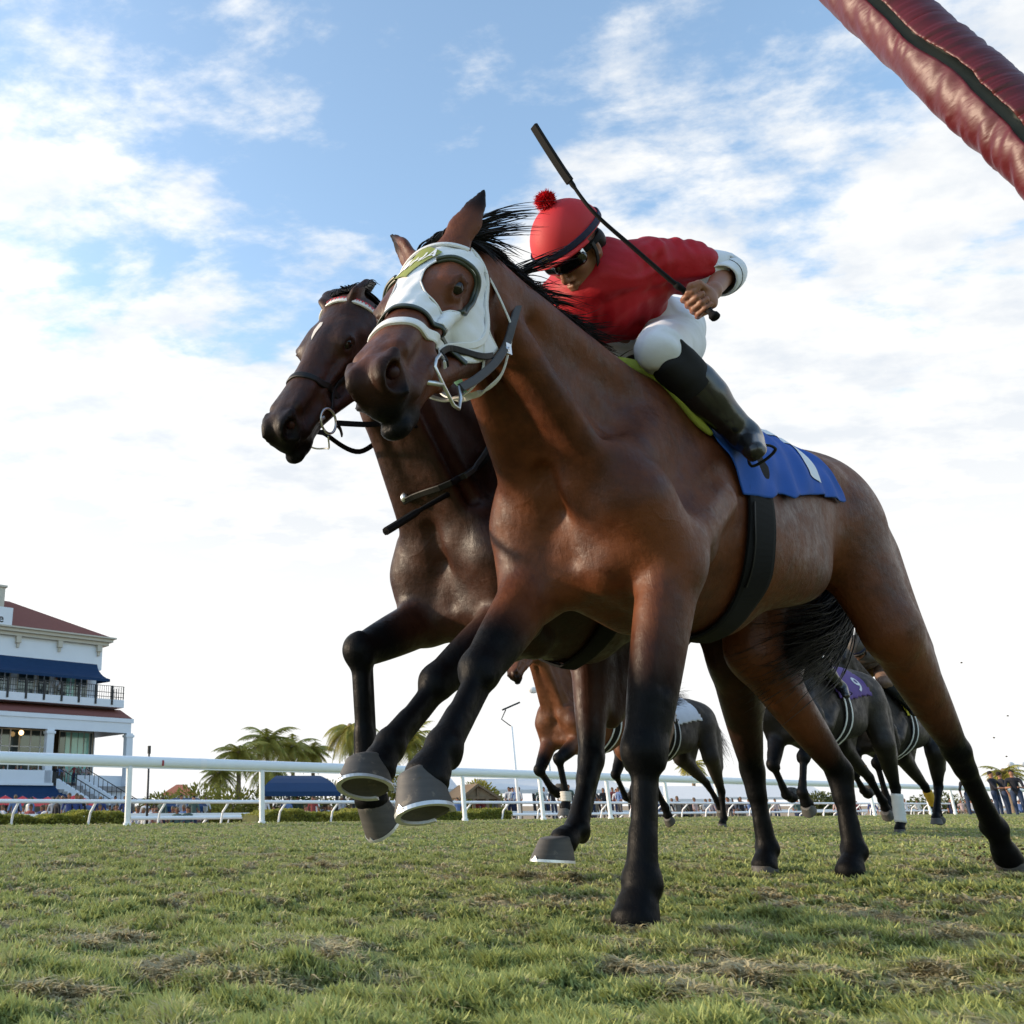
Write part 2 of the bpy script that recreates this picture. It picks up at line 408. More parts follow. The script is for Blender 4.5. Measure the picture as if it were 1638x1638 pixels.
def fore_leg(sh, el, kn, ft, co, s, k=1.0):
    sh, el, kn, ft, co = [np.array(q, float) for q in (sh, el, kn, ft, co)]
    fw = np.array((1., 0, 0)); ax = kn - el; ax /= np.linalg.norm(ax); f = fw - ax * (fw @ ax); f /= np.linalg.norm(f)
    cx = ft - kn; cx /= np.linalg.norm(cx); g = fw - cx * (fw @ cx); g /= np.linalg.norm(g)
    Y = np.array((0, 1., 0)); o = []
    o += [C(sh, el, .098, .095, .06), C(el, kn, .084, .053, .035, (Y, .86), .006, col=-.25, colb=1.05),
          C(el + f * .035 + Y * s * .01, kn - ax * .16 + f * .012, .055, .034, .018, col=-.3, colb=.7),      # extensor belly
          C(el - f * .03 + Y * s * .022, kn - ax * .13 - f * .012, .050, .030, .016, col=-.3, colb=.7),      # flexor belly
          C(el - f * .01 - Y * s * .02, kn - ax * .20, .048, .026, .02, col=-.3, colb=.4), C(el + f * .085 + Y * s * .080 + ax * .06, kn - ax * .16 + f * .03 + Y * s * .055, .010, .006, .030, None, 0, True),
          E(kn + f * .006, (.052, .053, .060), .022, frame(g, -cx), col=1),
          E(kn - f * .028 + cx * .0, (.024, .026, .038), .016, frame(g, -cx), col=1),
          C(kn, ft, .031, .027, .022, (Y, .95), col=1), C(kn - g * .036 + cx * .03, ft - g * .030, .016, .018, .007, col=1), C(kn - g * .018 + cx * .04, ft - g * .016, .018, .018, .008, col=1), E(kn + f * .030 + Y * .020 - cx * .02, (.018, .016, .020), .010, col=1), E(kn + f * .030 - Y * .020 + cx * .018, (.018, .016, .020), .010, col=1), E(kn + Y * .040 + cx * .03, (.016, .012, .018), .012, col=1), E(kn - Y * .040 + cx * .03, (.016, .012, .018), .012, col=1), E(ft + Y * .030, (.018, .014, .020), .012, col=1), E(ft - Y * .030, (.018, .014, .020), .012, col=1),
          C(ft - cx * .10, ft, .028, .036, .02, col=1), E(ft - g * .012, (.043, .037, .044), .02, col=1), E(ft - g * .036 + cx * .012, (.020, .022, .026), .015, col=1),
          C(ft, co, .036, .040, .02, col=1), C(co, co + (co - ft) * .25, .048, .055, .015, col=1)]
    return o
def hind_leg(hip, st, hk, ft, co, s, w=1.0):
    hip, st, hk, ft, co = [np.array(q, float) for q in (hip, st, hk, ft, co)]
    Y = np.array((0, 1., 0)); o = []
    ax = hk - st; L = np.linalg.norm(ax); ax /= L
    bk = np.array((-1., 0, 0)); b = bk - ax * (bk @ ax); b /= np.linalg.norm(b)
    cx = ft - hk; cx /= np.linalg.norm(cx); g = np.array((1., 0, 0)) - cx * cx[0]; g /= np.linalg.norm(g)
    o += [C(hip, st, .185, .12 * w, .07, (Y, .72)), E(st + np.array((.01, s * .01, .03)), (.085, .07, .095), .05),
          C(hip + np.array((-.20, 0, -.06)), st + ax * .18 + b * .06 * w, .155 * w, .09 * w, .06, (Y, .68)),
          C(hip + np.array((-.30, -s * .02, -.14)), st + ax * .22 + b * .13, .11, .055, .05, (Y, .75)),
          C(st, hk, .108 * w, .050, .04, (Y, .80), .008 * w, col=-.35, colb=.75), C(st + b * .05 + ax * .05, hk - ax * .16 + b * .02, .07, .028, .03, (Y, .8), col=-.3, colb=.3),
          C(hk - ax * .20 + b * .045, hk + b * .050 - ax * .02, .017, .020, .016, col=.1, colb=.9),
          E(hk, (.048, .042, .062), .022, frame(g, -cx), col=.9), C(hk + b * .045 - ax * .03, hk - g * .032 + cx * .06, .023, .020, .016, col=1),
          C(hk + g * .006, hk + g * .006 + cx * .1, .040, .034, .02, col=1),
          C(hk, ft, .038, .031, .022, (Y, .95), col=1), C(hk - g * .038 + cx * .05, ft - g * .033, .019, .020, .007, col=1), C(hk - g * .018 + cx * .05, ft - g * .018, .020, .020, .008, col=1), E(ft + Y * .032, (.018, .014, .020), .012, col=1), E(ft - Y * .032, (.018, .014, .020), .012, col=1), E(hk + Y * .034 + g * .01, (.022, .014, .026), .014, col=.9),
          C(ft - cx * .10, ft, .029, .037, .02, col=1), E(ft - g * .012, (.044, .038, .045), .02, col=1), E(ft - g * .036 + cx * .012, (.021, .022, .027), .015, col=1),
          C(ft, co, .034, .038, .02, col=1), C(co, co + (co - ft) * .25, .045, .050, .015, col=1)]
    return o
def torso_prims(J):
    o = [E((-.30, 0, 1.21), (.52, .262, .385), .08), E((-.02, 0, 1.21), (.35, .195, .335), .08), E((-.72, 0, 1.29), (.48, .268, .30), .10),
         E((-1.12, 0, 1.33), (.42, .24, .25), .10), C((.0, 0, 1.53), (-.42, 0, 1.575), .085, .085, .10), C((-.42, 0, 1.49), (-1.12, 0, 1.52), .11, .12, .10),
         E((-1.24, 0, 1.42), (.33, .21, .205), .10)]
    for s in (1, -1):
        o += [E((-1.23, s * .125, 1.36), (.30, .15, .225), .07), E((-1.02, s * .17, 1.45), (.07, .06, .06), .07),
              C((-.06, s * .12, 1.50), (.27, s * .185, 1.16), .085, .10, .07, ((0, 1, 0), .6)),           # scapula
              C((-.22, s * .15, 1.42), (.05, s * .205, 1.05), .11, .12, .06, ((0, 1, 0), .45)),            # triceps
              C((-.10, s * .225, 1.16), (.14, s * .225, .99), .055, .062, .045),
              E((.300, s * .150, 1.11), (.075, .075, .115), .06),                                          # point of the shoulder
              C((.335, s * .070, 1.15), (.26, s * .120, .965), .066, .070, .034),                            # breast muscle
              C((.25, s * .06, .93), (-.02, s * .06, .85), .085, .06, .04),                                 # between the forelegs
              E((-.56, s * .15, 1.09), (.38, .125, .17), .08)]
    o += [E((.22, 0, 1.02), (.13, .10, .15), .04), C((.0, 0, .93), (-.45, 0, .925), .10, .09, .08)]
    return o
def neck_prims(J):
    n0, n1, n2, n3 = [np.array(q, float) for q in J['neck']]
    r0, r1, r2, r3 = J.get('neckr', (.29, .215, .165, .135))
    Y = (0, 1, 0); o = [C(n0, n1, r0, r1, .08, (Y, .70)), C(n1, n2, r1, r2, .05, (Y, .70)), C(n2, n3, r2, r3, .04, (Y, .68)), C(n0 + np.array((.12, 0, -.06)), n2 + np.array((.02, 0, -.05)), .17, .11, .06, (Y, .85))]
    f = np.array((.75, 0, -.66)); u = np.array((-.55, 0, .83))
    for s in (1, -1):
        ys = np.array((0, s, 0))
        o.append(C(n3 + f * .03 + ys * .045, np.array((.30, s * .125, 1.15)), .036, .075, .08))           # brachiocephalic
        o.append(C(n2 + f * .105 + ys * .022, np.array((.32, s * .045, 1.18)), .026, .045, .06))         # front of the throat
        o.append(C(n3 + u * .03 + ys * .045, n0 + u * .10 + ys * .10, .05, .085, .05))
    o.append(C(n2 + f * .17, np.array((.47, 0, 1.20)), .012, .016, .03, sub=True))
    for s in (1, -1):
        o.append(C(n2 + f * .085 + np.array((0, s * .118, 0)), np.array((.395, s * .165, 1.27)), .008, .012, .06, sub=True))   # jugular groove
    o.append(C(n3 + u * .10, n1 + u * .15, .04, .05, .06)); 
    return o
def groove_prims():
    o = [C((.425, 0, 1.20), (.355, 0, .95), .016, .020, .035, sub=True)]
    for s in (1, -1):
        o += [C((.43, s * .175, 1.03), (.30, s * .24, 1.02), .016, .014, .03, sub=True),
              C((.16, s * .285, 1.25), (.28, s * .27, 1.03), .022, .016, .05, sub=True),
              C((-.12, s * .30, 1.42), (-.20, s * .32, 1.12), .022, .020, .05, sub=True),
              C((-1.02, s * .33, 1.38), (-.94, s * .32, 1.10), .05, .04, .07, sub=True),
              C((-1.62, s * .24, 1.30), (-1.56, s * .29, 1.05), .012, .012, .04, sub=True),
              C((-.02, s * .275, 1.40), (.10, s * .275, 1.20), .010, .012, .035, sub=True), C((.02, s * .30, 1.08), (-.12, s * .30, 1.18), .012, .010, .035, sub=True),
              C((-1.30, s * .32, 1.34), (-1.44, s * .31, 1.02), .010, .012, .04, sub=True), C((.20, s * .07, 1.36), (.34, s * .11, 1.22), .012, .012, .035, sub=True),
              C((-.35, s * .34, 1.02), (-.80, s * .33, 1.10), .012, .014, .05, sub=True)]
    return o
def horse_prims(J):
    H = Head(J['poll'], np.array(J['poll']) + np.array(J['hdir']), J.get('roll', 0.0), J.get('hs', 1.06))
    pr = torso_prims(J) + neck_prims(J) + groove_prims()
    for s, q in ((1, J['LF']), (-1, J['RF'])): pr += fore_leg(*q, s)
    for s, q in ((1, J['LH']), (-1, J['RH'])): pr += hind_leg(*q, s, J.get('slim', 1.0) if s < 0 else 1.0)
    pr += head_prims(H)
    for s, q in ((1, J['earL']), (-1, J['earR'])):
        pr += ear(H, s, q[0], q[1])
    return pr, H
def hoof_mesh(co, toe, heel, sc=1.0, shoe=True):
    """hoof wall from coronet centre; toe and heel are ground-side points; returns (wall V,F), (shoe V,F)"""
    co, toe, heel = [np.array(q, float) for q in (co, toe, heel)]
    ax = toe - heel; L = np.linalg.norm(ax); ax /= L; mid = (toe + heel) / 2
    up = co - mid; up -= ax * (up @ ax); h = np.linalg.norm(up); up /= h; sd = np.cross(up, ax)
    a, b = L / 2, .060 * sc; n = 40; V = []; Fs = []
    def ring(c, a_, b_, tilt=0, notch=0.0):
        for k in range(n):
            t = 2 * math.pi * k / n; ct, st = math.cos(t), math.sin(t)
            x = a_ * ct * (1 - notch * max(0, -ct) ** 6); y = b_ * st * (1 + .10 * -ct if ct < 0 else 1)
            V.append(c + ax * x + sd * y + up * (tilt * -ct))
    lv = [(0, 1, 1), (.06, .995, .995), (.25, .945, .95), (.5, .87, .88), (.75, .79, .81), (.90, .745, .765), (.98, .735, .755), (1.05, .66, .68), (1.08, .4, .4)]
    for (t, fa, fb) in lv: ring(mid + up * h * t - ax * L * .13 * t, a * fa, b * fb, h * .10 * t, .1)
    for i in range(len(lv) - 1):
        for k in range(n): Fs.append((i * n + k, i * n + (k + 1) % n, (i + 1) * n + (k + 1) % n, (i + 1) * n + k))
    V.append(mid + up * h * 1.08 - ax * L * .14); q_ = len(V) - 1; l0 = (len(lv) - 1) * n
    for k in range(n): Fs.append((l0 + k, l0 + (k + 1) % n, q_))
    m = len(V)
    # sole, slightly hollow
    ring(mid - up * .001, a * .86, b * .84, 0, .3); ring(mid + up * .010, a * .55, b * .52, 0, .5)
    for k in range(n): Fs.append((k, m + k, m + (k + 1) % n, (k + 1) % n)); Fs.append((m + k, m + n + k, m + n + (k + 1) % n, m + (k + 1) % n))
    V.append(mid + up * .011 - ax * a * .1); c_ = len(V) - 1
    for k in range(n): Fs.append((m + n + k, c_, m + n + (k + 1) % n))
    wall = (V, Fs); SV = []; SF = []
    ks = [k for k in range(-17, 18)]
    for k in ks:
        t = 2 * math.pi * k / n; ct, st = math.cos(t), math.sin(t)
        for (f, z) in ((1.012, .002), (1.02, -.007), (.84, -.007), (.83, .0)):
            SV.append(mid + ax * a * f * ct + sd * b * f * st * (1 + .10 * -ct if ct < 0 else 1) + up * z)
    for i in range(len(ks) - 1):
        for j in range(4): SF.append((i * 4 + j, i * 4 + (j + 1) % 4, (i + 1) * 4 + (j + 1) % 4, (i + 1) * 4 + j))
    SF.append((0, 1, 2, 3)); e = (len(ks) - 1) * 4; SF.append((e + 3, e + 2, e + 1, e))
    b0 = len(SV)                                                              # toe clip
    for (x, y, z) in ((1.035, -.010, 0), (1.035, .010, 0), (.985, 0, .014), (.99, -.009, 0), (.99, .009, 0), (.955, 0, .012)):
        SV.append(mid + ax * a * x + sd * y + up * z)
    SF += [(b0, b0 + 1, b0 + 2), (b0 + 3, b0 + 5, b0 + 4), (b0, b0 + 2, b0 + 5, b0 + 3), (b0 + 1, b0 + 4, b0 + 5, b0 + 2)]
    return wall, (SV, SF)
# ---------------------------------------------------------------- materials
MATS = {}
def mat(name, base=(.5, .5, .5), rough=.6, spec=.5, metal=0.0, fn=None, **kw):
    if name in MATS: return MATS[name]
    m = bpy.data.materials.new(name); m.use_nodes = True; nt = m.node_tree; b = nt.nodes['Principled BSDF']
    b.inputs['Base Color'].default_value = (*base, 1); b.inputs['Roughness'].default_value = rough
    b.inputs['Specular IOR Level'].default_value = spec; b.inputs['Metallic'].default_value = metal
    for k, v in kw.items(): b.inputs[k.replace('_', ' ')].default_value = v
    if fn: fn(nt, b)
    MATS[name] = m; return m
def bump(nt, b, h, strength=.3, dist=.01):
    n = N(nt, 'ShaderNodeBump'); n.inputs['Strength'].default_value = strength; n.inputs['Distance'].default_value = dist
    Lk(nt, h, n.inputs['Height']); Lk(nt, n.outputs[0], b.inputs['Normal']); return n
def objco(nt, scale=(1, 1, 1), rot=(0, 0, 0)):
    t = N(nt, 'ShaderNodeTexCoord'); m = N(nt, 'ShaderNodeMapping'); Lk(nt, t.outputs['Object'], m.inputs[0])
    m.inputs['Scale'].default_value = scale; m.inputs['Rotation'].default_value = rot; return m.outputs[0]
def noisy(base, var=.15, scale=8, bs=.2, bscale=60, bd=.002):
    def fn(nt, b):
        c = objco(nt); n = NZ(nt, c, scale, 5, .6)
        lo = tuple(x * (1 - var) for x in base); hi = tuple(min(1, x * (1 + var)) for x in base)
        Lk(nt, MIX(nt, n, lo, hi), b.inputs['Base Color'])
        if bs: bump(nt, b, NZ(nt, c, bscale, 4, .6), bs, bd)
    return fn
def nmat(name, base, rough=.6, spec=.4, var=.15, scale=8, bs=.2, bscale=60, bd=.002, **kw):
    return mat(name, base, rough, spec, fn=noisy(base, var, scale, bs, bscale, bd), **kw)
def coat(name, brown, hi, black=(.0028, .0028, .0034), rough=.40):
    def fn(nt, b):
        c = objco(nt); at_ = N(nt, 'ShaderNodeAttribute'); at_.attribute_name = 'points'
        big = NZ(nt, c, 3.2, 4, .6); mid = NZ(nt, c, 14, 5, .65, .3)
        br = MIX(nt, MR(nt, M(nt, 'ADD', M(nt, 'MULTIPLY', big, .65), M(nt, 'MULTIPLY', mid, .35)), .35, .65, 0, 1), brown, hi)
        f = MR(nt, M(nt, 'ADD', at_.outputs['Fac'], M(nt, 'MULTIPLY', M(nt, 'SUBTRACT', mid, .5), .25)), .15, .75, 0, 1)
        fleck = MR(nt, NZ(nt, c, 260, 2, .5), .70, .78, 0, .5)                 # thrown up dirt
        col = MIX(nt, f, br, black); col = MIX(nt, M(nt, 'MULTIPLY', fleck, .45), col, (.09, .07, .05))
        Lk(nt, col, b.inputs['Base Color'])
        hair = NZ(nt, objco(nt, (420, 420, 110)), 1, 3, .6); mus = NZ(nt, c, 8, 3, .5); stk = NZ(nt, objco(nt, (26, 26, 5)), 1, 4, .6, .6)
        vn = N(nt, 'ShaderNodeTexVoronoi', feature='DISTANCE_TO_EDGE'); vn.inputs['Scale'].default_value = 7; wv = N(nt, 'ShaderNodeMix', data_type='VECTOR'); wv.inputs[0].default_value = .12
        nv = N(nt, 'ShaderNodeTexNoise'); nv.inputs['Scale'].default_value = 5; Lk(nt, c, nv.inputs['Vector']); Lk(nt, c, wv.inputs[4]); Lk(nt, nv.outputs['Color'], wv.inputs[5]); Lk(nt, wv.outputs[1], vn.inputs['Vector'])
        vein = M(nt, 'MULTIPLY', MR(nt, vn.outputs[0], .0, .035, 1, 0), MR(nt, big, .45, .6, 0, 1)); fine = NZ(nt, c, 55, 5, .7)
        bump(nt, b, M(nt, 'ADD', M(nt, 'MULTIPLY', hair, .09), M(nt, 'ADD', M(nt, 'ADD', M(nt, 'ADD', M(nt, 'MULTIPLY', mus, 1.1), M(nt, 'MULTIPLY', stk, .30)), M(nt, 'MULTIPLY', fine, .20)), M(nt, 'MULTIPLY', vein, .045))), .6, .012)
        Lk(nt, MR(nt, M(nt, 'ADD', M(nt, 'MULTIPLY', mid, .6), M(nt, 'MULTIPLY', fine, .4)), .35, .65, rough - .05, rough + .20), b.inputs['Roughness'])
        Lk(nt, MR(nt, f, 0, 1, .24, .09, False), b.inputs['Specular IOR Level'])
        b.inputs['Sheen Weight'].default_value = 0; b.inputs['Sheen Roughness'].default_value = .4
    return mat(name, brown, rough, .5, fn=fn)
M_COAT1 = coat('bay_coat', (.050, .0135, .0055), (.135, .040, .0135))
M_COAT2 = coat('dark_bay_coat', (.016, .0055, .0035), (.050, .0165, .008))
M_COAT3 = coat('brown_coat', (.070, .022, .009), (.125, .045, .019))
M_COAT4 = coat('black_brown_coat', (.005, .0035, .003), (.011, .0075, .0065), rough=.45)
M_COAT5 = coat('grey_brown_coat', (.011, .008, .007), (.024, .018, .015), rough=.5)
def hoof_fn(nt, b):
    c = objco(nt); n = NZ(nt, objco(nt, (8, 8, 90)), 1, 4, .6); s = NZ(nt, c, 22, 5, .7)
    col = MIX(nt, n, (.032, .031, .030), (.085, .078, .070)); col = MIX(nt, MR(nt, s, .58, .72, 0, .6), col, (.24, .20, .15)); d_ = NZ(nt, c, 75, 3, .6); col = MIX(nt, MR(nt, d_, .66, .72, 0, .8), col, (.06, .05, .025))
    Lk(nt, col, b.inputs['Base Color']); bump(nt, b, M(nt, 'ADD', n, s), .3, .003)
M_HOOF = mat('hoof_horn', rough=.62, fn=hoof_fn)
M_STEEL = nmat('steel', (.60, .61, .62), .35, .5, .1, 40, .1, Metallic=.85)
M_SHOE = nmat('shoe_metal', (.66, .67, .68), .34, .5, .15, 40, .15, Metallic=.55)
M_WHITECLOTH = nmat('white_cloth', (.72, .73, .76), .8, .2, .05, 14, .35, 30, .004)
M_WHITESTRAP = nmat('white_strap', (.70, .70, .70), .5, .4, .08, 30, .2, 120, .001)
M_BLACKLEATHER = nmat('black_leather', (.007, .0065, .0065), .55, .3, .3, 30, .25, 120, .001)
M_BLACKRUB = nmat('black_rubber', (.006, .006, .0065), .8, .18, .2, 60, .4, 300, .001)
M_GREYREIN = nmat('grey_rubber_rein', (.045, .042, .041), .62, .4, .25, 40, .4, 220, .001)
M_GREEN = nmat('olive_cloth', (.25, .28, .085), .85, .2, .12, 30, .3, 80, .003)
M_DKGREEN = nmat('dark_green_vinyl', (.035, .045, .032), .35, .5, .2, 30, .2, 60, .001)
M_EYE = mat('wet_eye', (.006, .004, .0035), .08, .35)
M_NOSTRIL = nmat('nostril_skin', (.030, .006, .007), .5, .3)
def hair_fn(nt, b): Lk(nt, MIX(nt, NZ(nt, objco(nt), 40, 2), (.003, .0028, .003), (.012, .009, .008)), b.inputs['Base Color'])
M_HAIR = mat('black_horsehair', rough=.5, spec=.22, fn=hair_fn)
def build_horse(name, J, O, rz, coatm, vox, label, group, scale=1.0, hooves=None, detail=True, smooth=1, sink=0.0, body=None):
    root = empty(name, (O[0], O[1], -sink), rz); root.scale = (scale,) * 3
    tag(root, label, 'horse', group)
    pr, H = horse_prims(J)
    if body is None:
        V, Q = surface(pr, vox); V = smooth_np(V, Q, smooth)
        body = mesh_np('horse_body', V, Q, coatm, root, attrs={'points': tint(pr, V)})
    else:
        body = body.copy(); COL.objects.link(body); body.parent = root
    for key, (co, toe, heel) in J['hoof'].items():
        w, s = hoof_mesh(co, toe, heel)
        h = MB(); h.add(*w); ho = h.build('hoof', M_HOOF, root, smooth=True)
        if detail: h2 = MB(); h2.add(*s); h2.build('horseshoe', M_SHOE, ho)
    if detail:
        for sy in (1, -1):
            nb_ = MB(); nb_.ball(H.p(.550, sy * .028, -.066), (.018 * H.s, .018 * H.s, .018 * H.s), 8); nb_.build('nostril', M_NOSTRIL, root, smooth=True)
            eb = MB(); eb.ball(H.p(.2165, sy * .0765, -.047), .0215 * H.s, 12); eb.build('eye', M_EYE, root, smooth=True)
    return root, pr, H, body
# ---------------------------------------------------------------- leading horse
J1 = dict(
    poll=(.93, .09, 1.68), hdir=(.64, .209, -.74), roll=.064, hs=1.18,
    neck=((.02, 0, 1.37), (.29, .0, 1.50), (.56, .04, 1.585), (.78, .075, 1.62)), neckr=(.26, .18, .135, .125),
    earL=((-.115, .127, .063), (-.9, .1, -.3)), earR=((-.103, -.115, .059), (.7, -.7, .1)),
    LF=((.28, .19, 1.08), (.185, .20, .92), (.352, .15, .42), (.425, .14, .125), (.46, .14, .06)),
    RF=((.30, -.17, 1.08), (.30, -.165, .90), (.60, -.14, .635), (.80, -.11, .435), (.85, -.11, .375)),
    LH=((-1.22, .16, 1.27), (-1.27, .23, .90), (-1.76, .20, .50), (-2.05, .18, .21), (-2.11, .18, .12)),
    RH=((-1.20, -.16, 1.25), (-1.14, -.20, .86), (-1.58, -.15, .425), (-1.54, -.14, .13), (-1.48, -.14, .07)),
    hoof=dict(LF=((.475, .14, .042), (.57, .14, -.02), (.42, .14, -.02)),
              RF=((.865, -.125, .37), (.985, -.085, .285), (.83, -.085, .275)),
              LH=((-2.12, .18, .10), (-2.13, .18, -.02), (-2.21, .18, .08)),
              RH=((-1.47, -.14, .045), (-1.38, -.14, -.02), (-1.53, -.14, -.02))))
O1 = (1.18, 2.595); RZ = math.pi + HEAD_A
VOX = .0075 if not globals().get('FASTV') else .014
h1, pr1, H1, body1 = build_horse('racehorse', J1, O1, RZ, M_COAT1, VOX, 'bay racehorse in a white blinker hood and blue saddle cloth, nearest the camera', 'horses racing on the turf')
# ---------------------------------------------------------------- second horse, on the far side of the first
J2 = dict(
    slim=.80, poll=(.76, .06, 1.95), hdir=(.535, 0, -.845), roll=-.25, hs=1.10,
    neck=((.06, 0, 1.36), (.30, .0, 1.50), (.50, .04, 1.66), (.64, .07, 1.78)), neckr=(.285, .205, .15, .125),
    earL=((-.125, .043, -.05), (-.5, .5, -.6)), earR=((-.125, -.080, -.03), (-.5, -.5, -.6)),
    LF=((.30, .19, 1.08), (.22, .17, .90), (.47, .10, .655), (.68, .09, .468), (.72, .09, .415)),
    RF=((.30, -.18, 1.08), (.28, -.17, .93), (.565, -.14, .775), (.56, -.14, .41), (.545, -.14, .335)),
    LH=((-1.18, .16, 1.27), (-1.15, .22, .86), (-1.49, .10, .44), (-1.50, .10, .125), (-1.46, .10, .07)),
    RH=((-1.12, -.16, 1.25), (-.74, -.18, .90), (-.68, -.14, .47), (-.50, -.12, .215), (-.43, -.12, .18)),
    hoof=dict(LF=((.735, .08, .41), (.90, .115, .365), (.72, .115, .325)),
              RF=((.55, -.14, .33), (.545, -.14, .19), (.45, -.14, .28)),
              LH=((-1.45, .10, .065), (-1.36, .10, -.02), (-1.50, .10, -.02)),
              RH=((-.42, -.12, .178), (-.23, -.12, .112), (-.43, -.12, .10))))
def offs(fw, lat):
    u = Vector((-math.cos(HEAD_A), -math.sin(HEAD_A))); l = Vector((math.sin(HEAD_A), -math.cos(HEAD_A)))
    p = Vector(O1) + u * fw + l * lat; return (p.x, p.y)
def shift_fwd(J, d):
    J['poll'] = (J['poll'][0] + d,) + J['poll'][1:]; n = J['neck']
    J['neck'] = (n[0], (n[1][0] + d * .3, *n[1][1:]), (n[2][0] + d * .7, *n[2][1:]), (n[3][0] + d, *n[3][1:]))
    for k in ('LF', 'RF', 'LH', 'RH'):
        J[k] = tuple(q if i < 2 else (q[0] + d, q[1], q[2]) for i, q in enumerate(J[k])); J['hoof'][k] = tuple((q[0] + d, q[1], q[2]) for q in J['hoof'][k])
shift_fwd(J2, .08)
O2 = offs(-.16, -.58)
h2, pr2, H2, body2 = build_horse('racehorse', J2, O2, RZ, M_COAT2, VOX * 1.15, 'dark bay racehorse with a white star and a black noseband, just behind the hooded one', 'horses racing on the turf')
# ---------------------------------------------------------------- things worn on a surface
class Surf:
    """places points on a horse: head coordinates (x along the face, angle round it) or body (x, angle round the barrel)"""
    def __init__(s, prims, H=None, cz=1.25): s.pr, s.H, s.cz = prims, H, cz
    def at(s, xt, off=0.0):
        xt = np.atleast_2d(np.array(xt, float)); th = np.radians(xt[:, 1])
        if s.H is not None:
            H = s.H; O_ = H.o + (np.stack([xt[:, 0], 0 * th, np.full(len(th), -.07)], 1) * H.s) @ H.R
            D = np.stack([0 * th, np.sin(th), np.cos(th)], 1) @ H.R; P = cast(s.pr, O_, D, .27, 36)
        else:
            O_ = np.stack([xt[:, 0], 0 * th, np.full(len(th), s.cz)], 1); D = np.stack([0 * th, np.sin(th), np.cos(th)], 1); P = cast(s.pr, O_, D, .56, 30)
        g = grad(s.pr, P, .006); return P + g * off, g
def spline(pts, n):
    pts = np.array(pts, float); m = len(pts); out_ = []
    for t in np.linspace(0, m - 1, n):
        i = min(int(t), m - 2); f = t - i; p0, p1, p2, p3 = pts[max(i - 1, 0)], pts[i], pts[i + 1], pts[min(i + 2, m - 1)]
        out_.append(.5 * (2 * p1 + (p2 - p0) * f + (2 * p0 - 5 * p1 + 4 * p2 - p3) * f * f + (3 * p1 - p0 - 3 * p2 + p3) * f ** 3))
    return np.array(out_)
def smooth_line(P, it=3):
    for _ in range(it): P[1:-1] = P[1:-1] * .5 + (P[:-2] + P[2:]) * .25
    return P
def on_strap(S, pts, w, th, name, m, parent, n=40, off=.001):
    P, g = S.at(spline(pts, n), off); P = smooth_line(P, 6); g = smooth_line(g.copy(), 6)
    b = MB(); b.strap(P, g, w, th); return b.build(name, m, parent, smooth=False)
def tube_to(name, pts, r, m, parent, n=30, k=8):
    b = MB(); b.tube([Vector(p) for p in spline(pts, n)], r, k); return b.build(name, m, parent, smooth=True)
def in_poly(x, y, poly):
    c = np.zeros(len(x), bool); n = len(poly)
    for i in range(n):
        x1, y1 = poly[i]; x2, y2 = poly[(i + 1) % n]
        m = ((y1 > y) != (y2 > y)) & (x < (x2 - x1) * (y - y1) / (y2 - y1 + 1e-12) + x1); c ^= m
    return c
def sheet(S, xs, ts, mask, off, name, m, parent, thick=.002, wave=None, warp=None):
    X, T = np.meshgrid(xs, ts, indexing='ij'); n, k = X.shape
    if warp: X, T = warp(X, T)
    P, g = S.at(np.stack([X.ravel(), T.ravel()], 1), off)
    if wave is not None: P = P + g * wave(X.ravel(), T.ravel())[:, None]
    ok = mask(X.ravel(), T.ravel()) if mask else np.ones(n * k, bool)
    i, j = np.meshgrid(np.arange(n - 1), np.arange(k - 1), indexing='ij'); a = (i * k + j).ravel()
    Q = np.stack([a, a + 1, a + k + 1, a + k], 1); Q = Q[ok[Q].all(1)]
    use = np.unique(Q); re = np.full(n * k, -1); re[use] = np.arange(len(use))
    o = mesh_np(name, P[use], re[Q], m, parent)
    md = o.modifiers.new('solid', 'SOLIDIFY'); md.thickness = thick; md.offset = 0
    return o
def glyph_mesh(txt, size=1.0, shear=0.0, cuts=.06):
    cu = bpy.data.curves.new('tmp_text', 'FONT'); cu.body = txt; cu.size = size; cu.align_x = 'CENTER'; cu.align_y = 'CENTER'; cu.shear = shear
    cu.resolution_u = 3; cu.offset = .012 * size
    o = bpy.data.objects.new('tmp_text', cu); COL.objects.link(o); dg = bpy.context.evaluated_depsgraph_get()
    me = bpy.data.meshes.new_from_object(o.evaluated_get(dg)); bpy.data.objects.remove(o); bpy.data.curves.remove(cu)
    bm = bmesh.new(); bm.from_mesh(me); bmesh.ops.triangulate(bm, faces=bm.faces)
    for _ in range(5):
        es = [e for e in bm.edges if e.calc_length() > cuts]
        if not es: break
        bmesh.ops.subdivide_edges(bm, edges=es, cuts=1); bmesh.ops.triangulate(bm, faces=bm.faces)
    V = np.array([v.co[:2] for v in bm.verts]); Fs = [[v.index for v in f.verts] for f in bm.faces]; bm.free(); bpy.data.meshes.remove(me)
    return V, Fs
def poly_mesh(polys, cuts=.06):
    bm = bmesh.new()
    for p in polys: bm.faces.new([bm.verts.new((x, y, 0)) for x, y in p])
    bmesh.ops.triangulate(bm, faces=bm.faces)
    for _ in range(6):
        es = [e for e in bm.edges if e.calc_length() > cuts]
        if not es: break
        bmesh.ops.subdivide_edges(bm, edges=es, cuts=1); bmesh.ops.triangulate(bm, faces=bm.faces)
    bm.verts.index_update(); V = np.array([v.co[:2] for v in bm.verts]); Fs = [[v.index for v in f.verts] for f in bm.faces]; bm.free(); return V, Fs
